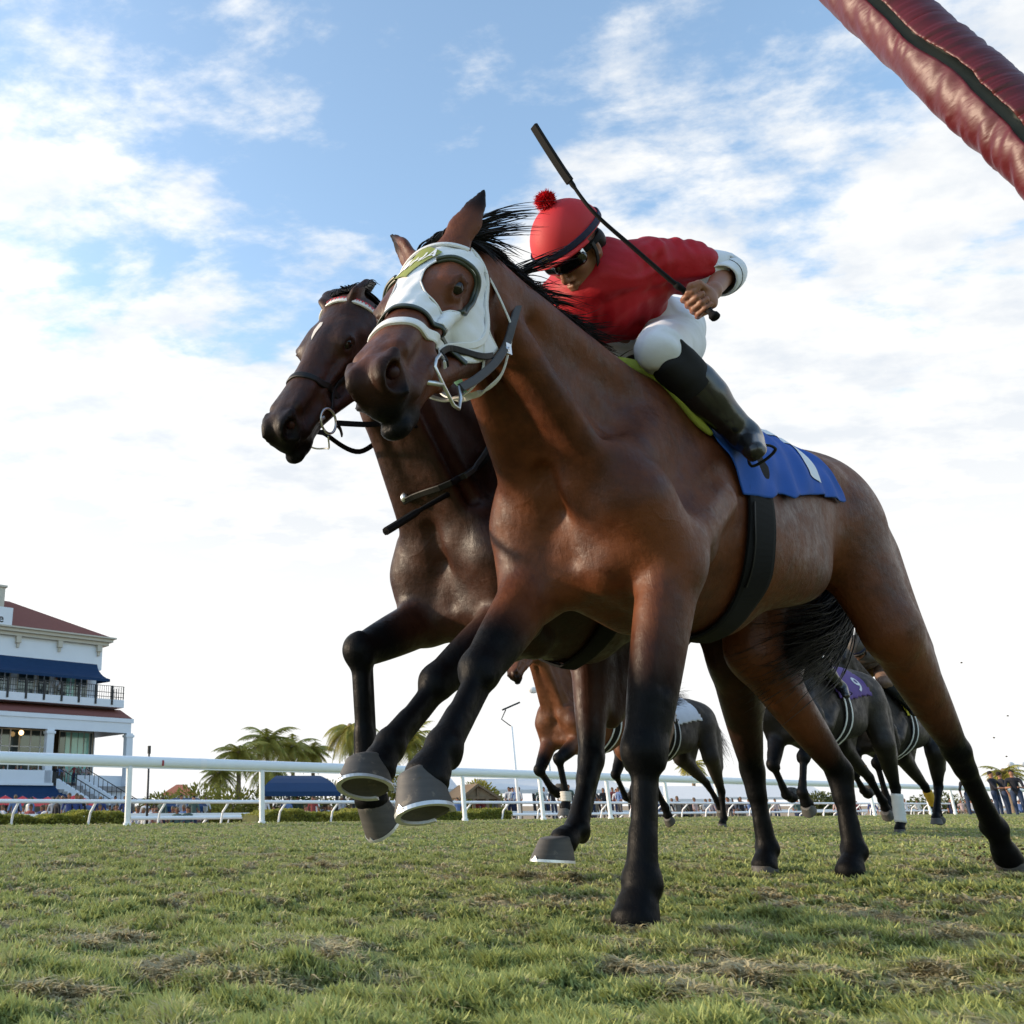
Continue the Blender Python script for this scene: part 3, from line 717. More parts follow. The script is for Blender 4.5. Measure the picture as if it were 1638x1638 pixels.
# ---------------------------------------------------------------- tack of the leading horse
hp1 = head_prims(H1); SH = Surf(hp1, H1)
NOSE = [(.345, 0), (.348, 25), (.346, 68), (.332, 105), (.312, 128), (.292, 152)]
BACK = [(.145, 152), (.150, 140), (.090, 131), (.045, 121), (.020, 98), (.012, 60), (.022, 30), (.036, 0)]
EYE_ = [(.243, 24), (.190, 22), (.155, 30), (.143, 47), (.140, 62), (.140, 76), (.148, 94), (.181, 107), (.240, 104), (.280, 93), (.287, 71), (.280, 41)]
def hood_mask(x, t):
    ta = np.abs(t)
    pts = np.array(NOSE); xf = np.interp(ta, pts[:, 1], pts[:, 0]); pb = np.array(sorted([(b[1], b[0]) for b in BACK])); xb = np.interp(ta, pb[:, 0], pb[:, 1])
    ep = spline(EYE_ + EYE_[:1], 60)
    return (x < xf) & (x > xb) & (ta < 152) & ~in_poly(x, ta, [tuple(q) for q in ep])
hood = sheet(SH, np.linspace(.0, .36, 130), np.linspace(-156, 156, 230), hood_mask, .0055, 'blinker_hood', M_WHITECLOTH, h1, .002,
             wave=lambda x, t: .0016 * np.sin(x * 95 + t * .05) * np.sin(t * .09 + x * 30) + .0012 * np.sin(t * .22 + 40 * x))
for s in (1, -1):
    on_strap(SH, [(a, s * b) for a, b in NOSE], .014, .004, 'hood_binding', M_DKGREEN, hood, 50, .006)
    P, g = SH.at([(a, s * b) for a, b in spline([(.150, 32), (.141, 47), (.138, 62), (.138, 78), (.148, 95), (.181, 108), (.236, 105), (.262, 99)], 34)], .004)
    P = smooth_line(P, 2); b = MB()
    for lift, r in ((0, .0062), (.007, .0058)): b.tube([Vector(p + n * lift) for p, n in zip(P, g)], r, 8)
    b.build('eye_cup', M_DKGREEN, hood, smooth=True)
    ep = spline(EYE_ + EYE_[:1], 70); P, g = SH.at([(a, s * b) for a, b in ep], .0065); b = MB(); b.tube([Vector(p) for p in P], .0022, 6); b.build('eye_hole_hem', M_WHITESTRAP, hood, smooth=True)
    P, g = SH.at([(a, s * b) for a, b in spline(BACK, 60)], .0065); b = MB(); b.tube([Vector(p) for p in smooth_line(P, 2)], .0028, 6); b.build('rear_hem', M_WHITESTRAP, hood, smooth=True)
# the green lozenge and its letters
LA, LB, LC, LD = [np.array(q) for q in ((.045, 0.), (.095, 32.), (.215, -2.), (.152, -38.))]
def loz(u, v):
    u = np.asarray(u)[:, None]; v = np.asarray(v)[:, None]
    return LD * (1 - u) * (1 - v) + LA * (1 - u) * v + LC * u * (1 - v) + LB * u * v      # u along D->C / A->B, v up
uu, vv = np.meshgrid(np.linspace(0, 1, 22), np.linspace(0, 1, 22), indexing='ij'); P, g = SH.at(loz(uu.ravel(), vv.ravel()), .0112)
a = (np.arange(21)[:, None] * 22 + np.arange(21)[None]).ravel()
mesh_np('green_panel', P, np.stack([a, a + 1, a + 23, a + 22], 1), M_GREEN, hood)
gv, gf = glyph_mesh('MHA', 1.0, .25, .08); c_ = (LA + LB + LC + LD) / 4; du = (LB - LD); dv = (LA - LC) * .95
gx = gv[:, 0] * .36 - .0; gy = gv[:, 1] * .42
P, g = SH.at(c_ + gx[:, None] * du + gy[:, None] * dv, .0132); mesh_np('hood_letters', P, gf, M_WHITECLOTH, hood, smooth=False)
nb = on_strap(SH, [(.30, -150), (.33, -132), (.375, -95), (.405, -50), (.412, 0), (.412, 30), (.408, 55), (.378, 95), (.335, 132), (.305, 150)], .028, .007, 'noseband', M_WHITESTRAP, h1, 70)
on_strap(SH, [(.005, 62), (.030, 98), (.055, 118), (.11, 130), (.155, 138), (.21, 143), (.30, 146), (.37, 140), (.405, 136)], .017, .005, 'cheekpiece', M_WHITESTRAP, h1, 50, .008)
on_strap(SH, [(.005, -62), (.030, -98), (.055, -118), (.11, -130), (.155, -138), (.21, -143), (.30, -146), (.37, -140), (.405, -136)], .017, .005, 'cheekpiece', M_WHITESTRAP, h1, 50, .008)
on_strap(SH, [(.005, -60), (-.01, -30), (-.012, 0), (-.01, 30), (.005, 60)], .020, .005, 'headpiece', M_WHITESTRAP, h1, 30, .006)
on_strap(SH, [(.045, -60), (.050, -30), (.052, 0), (.050, 30), (.045, 60)], .016, .005, 'browband', M_WHITESTRAP, h1, 30, .010)
hb = lambda *c: H1.p(*c)
def loc_at(px, py, yl, O=O1):
    r = ray(px, py); L_ = (math.sin(HEAD_A), -math.cos(HEAD_A)); U_ = (-math.cos(HEAD_A), -math.sin(HEAD_A)); s = (yl + O[0] * L_[0] + O[1] * L_[1]) / (r[0] * L_[0] + r[1] * L_[1])
    p = (r[0] * s, r[1] * s); d = (p[0] - O[0], p[1] - O[1]); return np.array((d[0] * U_[0] + d[1] * U_[1], yl, CAMZ + r[2] * s))
REINP = loc_at(834, 472, .135)
for s in (1, -1):
    q = [hb(-.005, s * .072, -.040), hb(.010, s * .088, -.100), hb(.038, s * .100, -.165), hb(.060, s * .103, -.215), hb(.105, s * .090, -.248), hb(.140, s * .066, -.280), hb(.17, s * .03, -.290), hb(.17, 0, -.292)]
    P = spline(q, 40); g = np.array([H1.d(-.3, s, -.25)] * 40); b = MB(); b.strap(P, g, .017, .004); b.build('throat_strap', M_WHITESTRAP, h1)
    q = [hb(.20, s * .082, -.18), hb(.235, s * .066, -.225), hb(.25, s * .03, -.250), hb(.25, 0, -.255)]
    b = MB(); b.strap(spline(q, 20), np.array([H1.d(.1, s * .8, -.7)] * 20), .024, .004); b.build('chin_strap', M_WHITESTRAP, h1)
    # bit: upright D and mouthpiece
    b = MB(); y = s * .066; x = .425
    b.tube([hb(x - .035, y * .95, -.128), hb(x - .02, y, -.108), hb(x + .01, y, -.106), hb(x + .03, y, -.112), hb(x + .031, y, -.15), hb(x + .028, y, -.195), hb(x + .012, y, -.212), hb(x - .02, y, -.205), hb(x - .035, y, -.185)], .0042, 8)
    b.tube([hb(x + .03, y, -.15), hb(x + .05, y * .7, -.128), hb(x + .055, 0, -.124)], .006, 8)
    b.build('bit_ring', M_STEEL, h1, smooth=True)
    # rein
    if s == 1: q = [hb(.39, .068, -.190), hb(.33, .080, -.205), hb(.22, .092, -.222), hb(.12, .098, -.225), hb(.035, .108, -.205)]
    else: q = [hb(.39, -.068, -.190), hb(.25, -.092, -.222), hb(.12, -.11, -.225), hb(-.0, -.125, -.185), hb(-.12, -.105, -.10)]
    q = [np.array(v) for v in q] + ([REINP, REINP * .6 + np.array((.40, .02, 1.79)) * .4, np.array((.37, -.01, 1.755))] if s == 1 else [np.array((.46, -.10, 1.73)), np.array((.37, -.05, 1.755))])
    P = spline(q, 50); b = MB(); b.strap(P, np.array([(.25, s, .1)] * 50), .021, .006); b.build('rein', M_GREYREIN, h1)
b = MB(); b.ball(hb(.135, .097, -.232), (.013, .010, .013), 6); b.box(hb(.13, .102, -.232), (.02, .006, .03)); b.build('buckle', M_STEEL, h1)
on_strap(SH, [(.20, 151), (.26, 149), (.32, 146), (.37, 140), (.40, 136)], .016, .005, 'jaw_strap', M_BLACKLEATHER, h1, 24, .012)
# saddle cloth, girth and pad
SB = Surf([p for p in pr1 if np.linalg.norm(p.c - np.array((-.5, 0, 1.25))) < 1.4], None, 1.25)
def cloth_mask(x, t):
    ta = np.abs(t); xf = np.interp(ta, [0, 25, 35, 49, 55, 77, 100], [.03, .02, -.03, -.10, -.125, -.17, -.19]); xb = np.interp(ta, [0, 24, 46, 57, 72, 100], [-.93, -.95, -.965, -.985, -1.02, -1.05])
    tm = np.interp(-x, [.19, .27, .33, .375, .45, .586, .70, .808, .99, 1.03], [102, 95, 93, 96, 90, 84, 80, 77, 72, 70]) + .6 * np.sin(x * 30)
    return (x < xf) & (x > xb) & (ta < tm)
def cloth_warp(U, V):
    x0 = -1.03 + 1.0 * U; tm = np.interp(-x0, [.03, .19, .27, .33, .375, .45, .586, .70, .808, .99, 1.03], [104, 102, 95, 93, 96, 90, 84, 80, 77, 73, 71]); t = V * tm; ta = np.abs(t)
    xf = np.interp(ta, [0, 25, 35, 49, 55, 77, 100], [.03, .02, -.03, -.10, -.125, -.17, -.19]); xb = np.interp(ta, [0, 24, 46, 57, 72, 100], [-.93, -.95, -.965, -.985, -1.02, -1.05]); return xb + (xf - xb) * U, t
M_BLUE = nmat('blue_cloth', (.020, .085, .36), .75, .25, .15, 10, .35, 220, .002)
fold = lambda x, t: .006 * np.sin(x * 30 + np.abs(t) * .05) * np.clip((np.abs(t) - 30) / 60, 0, 1) + .004 * np.sin(x * 55 - np.abs(t) * .11 + 1) + .004 * np.clip((np.abs(t) - 70) / 20, 0, 1)
cloth = sheet(SB, np.linspace(0, 1, 110), np.linspace(-1, 1, 121), None, .016, 'saddle_cloth', M_BLUE, h1, .004, fold, cloth_warp)
def on_cloth(V, f, c, ax, ay, name, m, off, S=None, par=None):
    xt = np.stack([c[0] + ax[0] * V[:, 0] + ay[0] * V[:, 1], c[1] + ax[1] * V[:, 0] + ay[1] * V[:, 1]], 1)
    P, g = (S or SB).at(xt, off); P = P + g * fold(xt[:, 0], xt[:, 1])[:, None]; return mesh_np(name, P, f, m, par or cloth, smooth=False)
gv, gf = glyph_mesh('7', 1.0, .0, .05)
on_cloth(gv, gf, (-.79, 50), (-.58, 0), (0, -66), 'cloth_number', M_WHITECLOTH, .0215)
pad = MB(); P, g = SB.at(spline([(-.12, -62), (-.05, -48), (.0, -38), (.045, -20), (.06, 0), (.045, 20), (.0, 38), (-.05, 48), (-.12, 62)], 60), .012)
pad.tube([Vector(p) for p in smooth_line(P, 3)], [.006 + .017 * math.sin(math.pi * min(1, max(0, i / 59))) ** .6 for i in range(60)], 10)
M_PAD = nmat('lime_foam', (.34, .40, .07), .9, .2, .12, 60, .5, 250, .002)
pado = pad.build('foam_pad', M_PAD, h1, smooth=True)
for s in (1, -1):
    on_strap(SB, [(-.36, s * 50), (-.345, s * 72), (-.29, s * 97), (-.26, s * 130), (-.30, s * 150), (-.315, s * 166), (-.32, s * 181)], [.08] * 8 + [.115] * 8 + [.125] * 34, .008, 'girth', M_BLACKRUB, h1, 50, .012)
    on_strap(SB, [(-.222, s * 108), (-.215, s * 125), (-.25, s * 150)], .006, .004, 'girth_edge', M_BLACKLEATHER, h1, 24, .022)
sd_ = MB(); P, g = SB.at(spline([(-.60, 0), (-.5, 0), (-.35, 0), (-.2, 0)], 12), .0)
E_sad = [E((-.38, 0, 1.70), (.22, .12, .045), .03), E((-.18, 0, 1.72), (.05, .06, .05), .03), E((-.56, 0, 1.72), (.05, .10, .04), .03)] + [C((-.34, s * .12, 1.62), (-.28, s * .24, 1.42), .05, .035, .03, ((0, 1, 0), .5)) for s in (1, -1)]
V, Q = surface(E_sad, .009); mesh_np('saddle', smooth_np(V, Q, 1), Q, M_BLACKLEATHER, h1)
# ---------------------------------------------------------------- hair
def strands(name, curves, m, parent, r0=.0035):
    """thin three-sided tapering hairs; curves: list of (points, radius)"""
    Vs, Fs = [], []; b = 0
    for P, r in curves:
        P = np.array(P); n = len(P); d = np.gradient(P, axis=0); d /= np.linalg.norm(d, axis=1, keepdims=True) + 1e-9
        u = np.cross(d, np.array((.3, .2, .93))); u /= np.linalg.norm(u, axis=1, keepdims=True) + 1e-9; w = np.cross(d, u)
        t = np.linspace(0, 1, n); rr = (r * (1 - t ** 2.2) + .0003)[:, None]
        ring_ = np.stack([P + (u * math.cos(a) + w * math.sin(a)) * rr for a in (0, 2.094, 4.189)], 1)
        Vs.append(ring_.reshape(-1, 3))
        i = np.arange(n - 1)[:, None] * 3 + b; k = np.arange(3)[None]
        Fs.append(np.stack([i + k, i + (k + 1) % 3, i + 3 + (k + 1) % 3, i + 3 + k], -1).reshape(-1, 4)); b += n * 3
    return mesh_np(name, np.concatenate(Vs), np.concatenate(Fs), m, parent)
def mane(pr, J, parent, crest, n, length, wind, lie, seed, spread=.5, r=.0022):
    rg = np.random.default_rng(seed); cv = []; cps = spline(np.array(crest, float), 200); nc = max(8, n // 26)
    for c in range(nc):
        t = (c + rg.random()) / nc; root = cps[int(min(t, .995) * 199)]; L = length(t) * (.55 + .75 * rg.random()); m = 16
        d = np.array(wind(t), float) + rg.normal(0, .20 * spread, 3); d /= np.linalg.norm(d); v = np.array((0, 0, 1.)) * (.5 + .4 * rg.random()) + d * .5; p = root - np.array((0, 0, .018)); G_ = []
        cur = rg.normal(0, .10, 3); ph = rg.random() * 6
        for k in range(m):
            G_.append(p.copy()); v = v + d * .42 + cur * math.sin(ph + k * .45) * .9 + np.array((0, 0, -.05)); v /= np.linalg.norm(v); p = p + v * L / m
        G_ = np.array(G_); tt = np.linspace(0, 1, m)[:, None]
        for i in range(26):
            o = rg.normal(0, 1, 3) * np.array((.014, .010, .006)); w = rg.normal(0, 1, 3) * .022 * spread; k = int(m * (.6 + .4 * rg.random()))
            q = G_ + o * (1 - .55 * tt) + w * tt ** 1.6 + np.sin(tt * 7 + rg.random() * 6) * rg.normal(0, .004, 3) * tt
            cv.append((q[:k] if k > 5 else q, r * (.6 + .9 * rg.random())))
    ly = []
    for i in range(int(n * lie)):
        t = rg.random(); root = cps[int(t * 199)]; P = []; p = root + np.array((0, rg.normal(0, .012), .0)); m = 12; L = .09 + .11 * rg.random()
        v = np.array((-.7, .35 * rg.choice((-1, 1, 1)), .35)) + rg.normal(0, .15, 3)
        for k in range(m):
            P.append(p.copy()); v = v + np.array((-.10, 0, -.16)) + rg.normal(0, .04, 3); v /= np.linalg.norm(v); p = p + v * L / m
        ly.append(np.array(P))
    if ly:
        A_, g = project(pr, np.concatenate(ly), .009, 2); cv += [(A_[i * 12:i * 12 + 12] + g[i * 12:i * 12 + 12] * rg.random() * .012, r * 1.7) for i in range(len(ly))]
    return strands('mane', cv, M_HAIR, parent)
npr1 = neck_prims(J1) + torso_prims(J1) + hp1
cr1 = [H1.p(-.01, 0, .012), H1.p(-.07, 0, .0)]
for fx in (.66, .52, .38, .24, .10, -.02): 
    P = cast(npr1, np.array([(fx, .02, 1.5)]), np.array([(0, 0, 1.)]), .5); cr1.append(P[0])
mane(npr1, J1, h1, cr1, 2000, lambda t: .36 - .16 * t, lambda t: (-.92, .20 - .25 * t, .22 - .38 * t), 1.0, 5, 1.0, .0024)
cv = []
rg = np.random.default_rng(3)
for i in range(160):                                                   # forelock
    p = H1.p(.0, rg.normal(0, .014), .012); v = H1.d(-.2, rg.normal(0, .3) + .6, .9); P = []
    for k in range(9): P.append(p.copy()); v = v + H1.d(-.16, .2, -.25) + rg.normal(0, .05, 3); v /= np.linalg.norm(v); p = p + v * .011
    cv.append((P, .0022))
strands('forelock', cv, M_HAIR, h1)
def tail(parent, path, n, seed, r=.0026, fan=.10):
    rg = np.random.default_rng(seed); cv = []; base = spline(path, 16)
    for i in range(n):
        o = rg.normal(0, 1, 3) * np.array((.6, .6, 1)); L = .45 + .55 * rg.random(); m = 16; q = spline(base[:max(4, int(16 * L) + 1)], m); t = np.linspace(0, 1, m)[:, None] * L
        wv = np.sin(t * (5 + 3 * rg.random()) + rg.random() * 6) * rg.normal(0, .02, 3) * t
        cv.append((q + o * (.018 + fan * t) + wv, r * (.6 + .8 * rg.random())))
    return strands('tail', cv, M_HAIR, parent)
tail(h1, [(-1.52, 0, 1.50), (-1.66, 0, 1.40), (-1.66, -.05, 1.15), (-1.50, -.10, .98), (-1.25, -.12, .90), (-1.02, -.14, .84)], 1700, 11, fan=.085, r=.0032)
# ---------------------------------------------------------------- bridle of the second horse
hp2 = head_prims(H2); SH2 = Surf(hp2, H2); hb2 = lambda *c: H2.p(*c)
on_strap(SH2, [(.33, -150), (.34, -125), (.375, -80), (.388, -35), (.388, 0), (.390, 38), (.378, 82), (.345, 125), (.333, 150), (.335, 180)], .022, .006, 'noseband', M_BLACKLEATHER, h2, 60)
bb_ = on_strap(SH2, [(.030, -100), (.048, -75), (.054, -42), (.056, 0), (.056, 30), (.053, 50), (.048, 79), (.030, 100)], .019, .006, 'browband', M_WHITESTRAP, h2, 50, .004)
M_REDV = nmat('red_vinyl_trim', (.50, .02, .03), .4, .5)
ps, gs = SH2.at(spline([(.030, -100), (.048, -75), (.054, -42), (.056, 0), (.056, 30), (.053, 50), (.048, 79), (.030, 100)], 64), .0112); b = MB()
for i in range(0, 62, 2):
    a_, c_ = ps[i], ps[i + 1]; d = c_ - a_; w = np.cross(d, gs[i]); w /= np.linalg.norm(w)
    b.add([a_ - w * .009, c_ + d * .9 - w * .009, (a_ + c_) / 2 + d * .4 + w * .003], [(0, 1, 2)])
b.build('browband_triangles', M_REDV, bb_)
for s in (1, -1):
    on_strap(SH2, [(.0, s * 85), (.025, s * 101), (.089, s * 107), (.163, s * 114), (.248, s * 133), (.34, s * 146), (.412, s * 143)], .016, .005, 'cheekpiece', M_BLACKLEATHER, h2, 40, .003)
    q = [hb2(-.0, s * .08, -.06), hb2(.035, s * .10, -.165), hb2(.08, s * .10, -.24), hb2(.13, s * .06, -.295), hb2(.15, 0, -.31)]
    b = MB(); b.strap(spline(q, 26), np.array([H2.d(-.3, s, -.25)] * 26), .014, .004); b.build('throat_strap', M_BLACKLEATHER, h2)
    c = np.array((.445, s * .060, -.150)); b = MB(); b.tube([hb2(c[0] + .036 * math.cos(a), c[1], c[2] + .036 * math.sin(a)) for a in np.linspace(0, 2 * math.pi, 22)], .0042, 6)
    b.tube([hb2(.45, s * .06, -.13), hb2(.50, s * .02, -.128), hb2(.50, 0, -.128)], .006, 6); b.build('bit_ring', M_STEEL, h2, smooth=True)
    q = [hb2(.42, s * .062, -.18), hb2(.30, s * .10, -.29), np.array((.78, s * .13, 1.52)), np.array((.60, s * .14, 1.50)), np.array((.42, s * .12, 1.66))]
    b = MB(); b.strap(spline(q, 40), np.array([(.1, s, .0)] * 40), .018, .005); b.build('rein', M_BLACKRUB, h2)
q = [hb2(.47, .05, -.185), hb2(.47, .03, -.225), hb2(.45, 0, -.24), hb2(.46, -.03, -.225), hb2(.47, -.05, -.185)]; tube_to('chin_cord', q, .0028, M_WHITESTRAP, h2)
b = MB(); b.strap(spline([hb2(.40, .04, -.20), hb2(.385, .03, -.225), hb2(.37, .01, -.26)], 8), np.array([H2.d(0, 1, 0)] * 8), .014, .004); b.build('strap_end', M_BLACKLEATHER, h2)
# white star between the eyes
st = [(.150, -14), (.155, -3), (.175, 0), (.205, -6), (.235, -10), (.215, -16), (.18, -20)]
V, f = poly_mesh([[(a * 10, b / 20) for a, b in st]], .05); P, g = SH2.at(np.stack([V[:, 0] / 10, V[:, 1] * 20], 1), .0012)
mesh_np('star', P, f, nmat('white_hair', (.55, .52, .50), .7, .2, .2, 120, .3, 400), h2, smooth=True)
npr2 = neck_prims(J2) + torso_prims(J2) + hp2
cr2 = [H2.p(-.01, 0, .012), H2.p(-.05, 0, .0)]
for fx in (.60, .48, .34, .20, .06): cr2.append(cast(npr2, np.array([(fx, .02, 1.45)]), np.array([(0, 0, 1.)]), .6)[0])
mane(npr2, J2, h2, cr2, 380, lambda t: .16, lambda t: (-.9, -.2, .1 - .4 * t), 1.4, 8)
cv = []
for i in range(220):
    p = H2.p(.0, rg.normal(0, .022), .010); v = H2.d(-.5, rg.normal(0, .6), .5); P = []
    for k in range(9): P.append(p.copy()); v = v + H2.d(-.05, rg.normal(0, .1), -.30) + rg.normal(0, .06, 3); v /= np.linalg.norm(v); p = p + v * .010
    cv.append((P, .0026))
strands('forelock', cv, M_HAIR, h2)
tail(h2, [(-1.52, 0, 1.50), (-1.70, 0, 1.45), (-1.85, -.02, 1.25), (-1.95, -.05, 1.05), (-2.1, -.05, .9)], 350, 12)
SB2 = Surf([p for p in pr2 if np.linalg.norm(p.c - np.array((-.5, 0, 1.25))) < 1.4], None, 1.25)
cl2 = sheet(SB2, np.linspace(-1.0, .0, 70), np.linspace(-90, 90, 70), cloth_mask, .014, 'saddle_cloth', nmat('pale_cloth', (.55, .55, .50), .8), h2, .004)
on_strap(SB2, [(-.30, a) for a in range(-180, 181, 30)], .10, .008, 'girth', M_BLACKRUB, h2, 60, .018)
q = [SB2.at([(.20, a)], .01)[0][0] for a in (-60, -85)]
# yoke strap round the chest
S2n = Surf([p for p in pr2], None, 1.25)
# ---------------------------------------------------------------- the rider
M_RED = nmat('red_silk', (.37, .006, .014), .58, .28, .2, 5, .3, 22, .01)
M_REDCAP = nmat('red_cap_cloth', (.48, .020, .028), .62, .35, .1, 12, .15, 160, .001)
M_WSILK = nmat('white_breeches', (.66, .69, .76), .62, .3, .06, 8, .3, 30, .006)
M_BOOT = nmat('boot_leather', (.012, .012, .013), .26, .6, .3, 20, .25, 70, .002)
M_BOOTTOP = nmat('boot_top', (.010, .010, .011), .75, .25, .2, 40, .3, 200, .001)
M_SKIN = nmat('skin', (.24, .105, .062), .5, .4, .14, 22, .15, 160, .0008, Subsurface_Weight=.08)
M_LENS = mat('dark_lens', (.004, .004, .005), .05, .8)
M_NAVY = nmat('navy_band', (.018, .022, .06), .7, .3)
M_POM = nmat('red_wool', (.62, .012, .02), .95, .1, .25, 60, .6, 200, .004)
M_GOLD = nmat('gold_thread', (.45, .30, .06), .6)
def fist(h, wdir, wr, k=1.0):
    """closed hand round a rod: h on the rod, wdir its direction, wr the wrist"""
    h, w, wr = [np.array(q, float) for q in (h, wdir, wr)]; w /= np.linalg.norm(w)
    q = wr - h; q -= w * (q @ w); q /= np.linalg.norm(q); r = np.cross(w, q); o = []
    pt = lambda t, a, R: h + w * t + (q * math.cos(a) + r * math.sin(a)) * R
    o += [E(h + q * .034 - r * .006, (.030, .020, .042), .012, np.array([q, r, w])), C(h + q * .045, wr, .023, .0235, .02, None)]
    for i, (t, R, rr) in enumerate(((.034, .0225, .0100), (.012, .0235, .0104), (-.010, .0225, .0100), (-.031, .0205, .0086))):
        K = pt(t, .55, .041); a1 = pt(t * 1.02, 1.45, .0355); a2 = pt(t * .98, 2.55, .0255); a3 = pt(t * .95, 3.75, .0240); a4 = pt(t * .95, 4.6, .0250)
        o += [C(h + q * .045 + w * t * .7, K, .0115, .0120, .010), C(K, a1, .0115 * k, rr, .004), C(a1, a2, rr * 1.04, rr, .003), C(a2, a3, rr, rr * .95, .003), C(a3, a4, rr * .95, rr * .82, .003)]
    T0 = h + q * .040 - r * .018 + w * .012; T1 = pt(.042, -1.3, .030); T2 = pt(.050, -2.2, .0235); T3 = pt(.040, -3.0, .0235)
    o += [C(T0, T1, .0145, .0125, .008), C(T1, T2, .0120, .0110, .004), C(T2, T3, .0110, .0088, .003)]
    return o
class HF:                                                              # head frame of a person, metres
    def __init__(s, o, d, roll): s.o = np.array(o, float); s.R = frame(d, roll=roll); s.s = 1.0
    def p(s, *c): return s.o + np.array(c, float) @ s.R
    def d(s, *c): return np.array(c, float) @ s.R
def face_prims(K):
    o = []
    def e(c, r, k=.012, sub=False): o.append(E(K.p(*c), r, k, K.R, sub))
    def c(a, b, ra, rb, k=.008, sub=False): o.append(C(K.p(*a), K.p(*b), ra, rb, k, None, 0, sub))
    e((-.005, 0, .045), (.098, .077, .10)); e((.030, 0, -.040), (.062, .058, .075), .03); e((.058, 0, -.092), (.030, .034, .028), .025)
    for s in (1, -1):
        c((-.005, s * .058, -.045), (.060, s * .022, -.098), .020, .017, .02); e((.060, s * .038, -.030), (.024, .020, .019), .015)
        c((.082, s * .016, .012), (.070, s * .050, .012), .008, .009, .010); e((.088, s * .030, -.006), (.012, .017, .011), .010, True)
        e((.078, s * .030, -.008), (.012, .013, .0105), .005); e((.004, s * .078, -.018), (.020, .009, .032), .006); e((.008, s * .085, -.016), (.010, .005, .018), .004, True)
        e((.094, s * .012, -.052), (.011, .0085, .009), .006); e((.094, s * .0085, -.0595), (.006, .0035, .004), .003, True)
    c((.090, 0, .005), (.110, 0, -.040), .0095, .0115, .008); e((.108, 0, -.047), (.012, .011, .010), .006)
    c((.091, -.018, -.076), (.091, .018, -.076), .0065, .0065, .007); c((.098, -.008, -.0745), (.098, .008, -.0745), .0065, .0065, .006); c((.096, -.008, -.087), (.096, .008, -.087), .0075, .0075, .006)
    c((.105, -.022, -.0805), (.105, .022, -.0805), .0016, .0016, .003, True); e((.082, 0, -.112), (.019, .020, .015), .012)
    return o
def build_rider(parent_horse_root, R, label, mats_, name='person', detail=True, vox=.006):
    root = empty(name, parent_horse_root.location, parent_horse_root.rotation_euler[2]); root.scale = parent_horse_root.scale
    tag(root, label, 'jockey', 'jockeys riding in the race')
    K = HF(*R['head']); hd = K.o; nk = K.p(-.055, 0, -.085)
    shl, shr, ell, elr, wrl, wrr, hnl, hnr, pel, chs = [np.array(R[k], float) for k in ('shl', 'shr', 'ell', 'elr', 'wrl', 'wrr', 'hnl', 'hnr', 'pel', 'chs')]
    hpl, hpr, knl, knr, anl, anr, tol, tor = [np.array(R[k], float) for k in ('hpl', 'hpr', 'knl', 'knr', 'anl', 'anr', 'tol', 'tor')]
    body = face_prims(K) + [C(nk, chs, .052, .06, .03), E(chs, (.11, .14, .10), .03), C(chs, pel, .11, .12, .03), C(shl, shr, .05, .05, .03), C(shl, ell, .042, .036, .02), C(ell, wrl, .036, .025, .02), C(shr, elr, .042, .036, .02),
                            C(elr, wrr, .036, .025, .02), C(hpl, knl, .07, .05, .03), C(knl, anl, .045, .03, .02), C(hpr, knr, .07, .05, .03), C(knr, anr, .045, .03, .02), C(pel, hpl, .1, .08, .03), C(pel, hpr, .1, .08, .03)]
    body += fist(hnl, R['wl'], wrl) + fist(hnr, R['wr'], wrr)
    V, Q = surface(body, vox * .72 if detail else vox); bo = mesh_np('rider_body', smooth_np(V, Q, 1), Q, mats_['skin'], root)
    Y = np.array((0, 1., 0)); sp = (chs - pel) / np.linalg.norm(chs - pel); dn = np.array((0, 0, -1.)) + sp * sp[2]; dn /= np.linalg.norm(dn)
    hem = pel + (chs - pel) * .60
    jr = [C(hem + dn * .0, chs + dn * .0, .112, .145, .03, (Y, 1.12)), C(hem, chs, .120, .135, .04, (Y, 1.25)), C(chs + sp * .03, nk, .115, .062, .05), C(shl, shr, .075, .075, .05), E(chs + dn * .035, (.12, .15, .10), .05)]
    for a, b in ((shl, ell), (shr, elr)):
        d = b - a; jr += [C(a, a + d * .55, .078, .074, .035), C(a + d * .45, a + d * .64, .076, .073, .015)]
        n_ = np.cross(d, (0, 0, 1.)); n_ /= np.linalg.norm(n_) + 1e-9
        for f in (.12, .26, .40, .54): jr.append(C(a + d * f - n_ * .05 + dn * .03, a + d * (f + .06) + n_ * .05 - dn * .05, .030, .022, .018))
    for i in range(9):
        f = i / 8; c0 = hem + (chs - hem) * f; jr.append(C(c0 + Y * .15 + dn * .03, c0 + sp * .05 + dn * .09, .022, .018, .03))
    V, Q = surface(jr, vox)
    V = smooth_np(V, Q, 1); gr = grad(jr, V, .004); u_ = V @ np.array((.55, .35, .75)); w_ = V @ np.array((.7, -.6, -.2))
    V = V + gr * (.019 * (vnoise(u_ * 34 + 4 * vnoise(w_ * 9, u_ * 9, 5), w_ * 8, 6) - .5) + .012 * (vnoise(w_ * 40 + 3 * vnoise(w_ * 9, u_ * 9, 7), u_ * 12, 8) - .5))[:, None]
    je = mesh_np('silks', V, Q, mats_['silk'], root)
    br = [C(pel, chs * .62 + pel * .38, .130, .108, .05, (Y, 1.2)), E(pel - sp * .05, (.13, .165, .13), .05)]
    for a, b in ((hpl, knl), (hpr, knr)):
        d = b - a; br += [C(a, b, .102, .072, .05), E(b, (.066, .064, .064), .02)]
    V, Q = surface(br, vox); V = smooth_np(V, Q, 2); gr = grad(br, V, .004); u_ = V @ np.array((.7, .3, -.6)); w_ = V @ np.array((.3, -.8, .5))
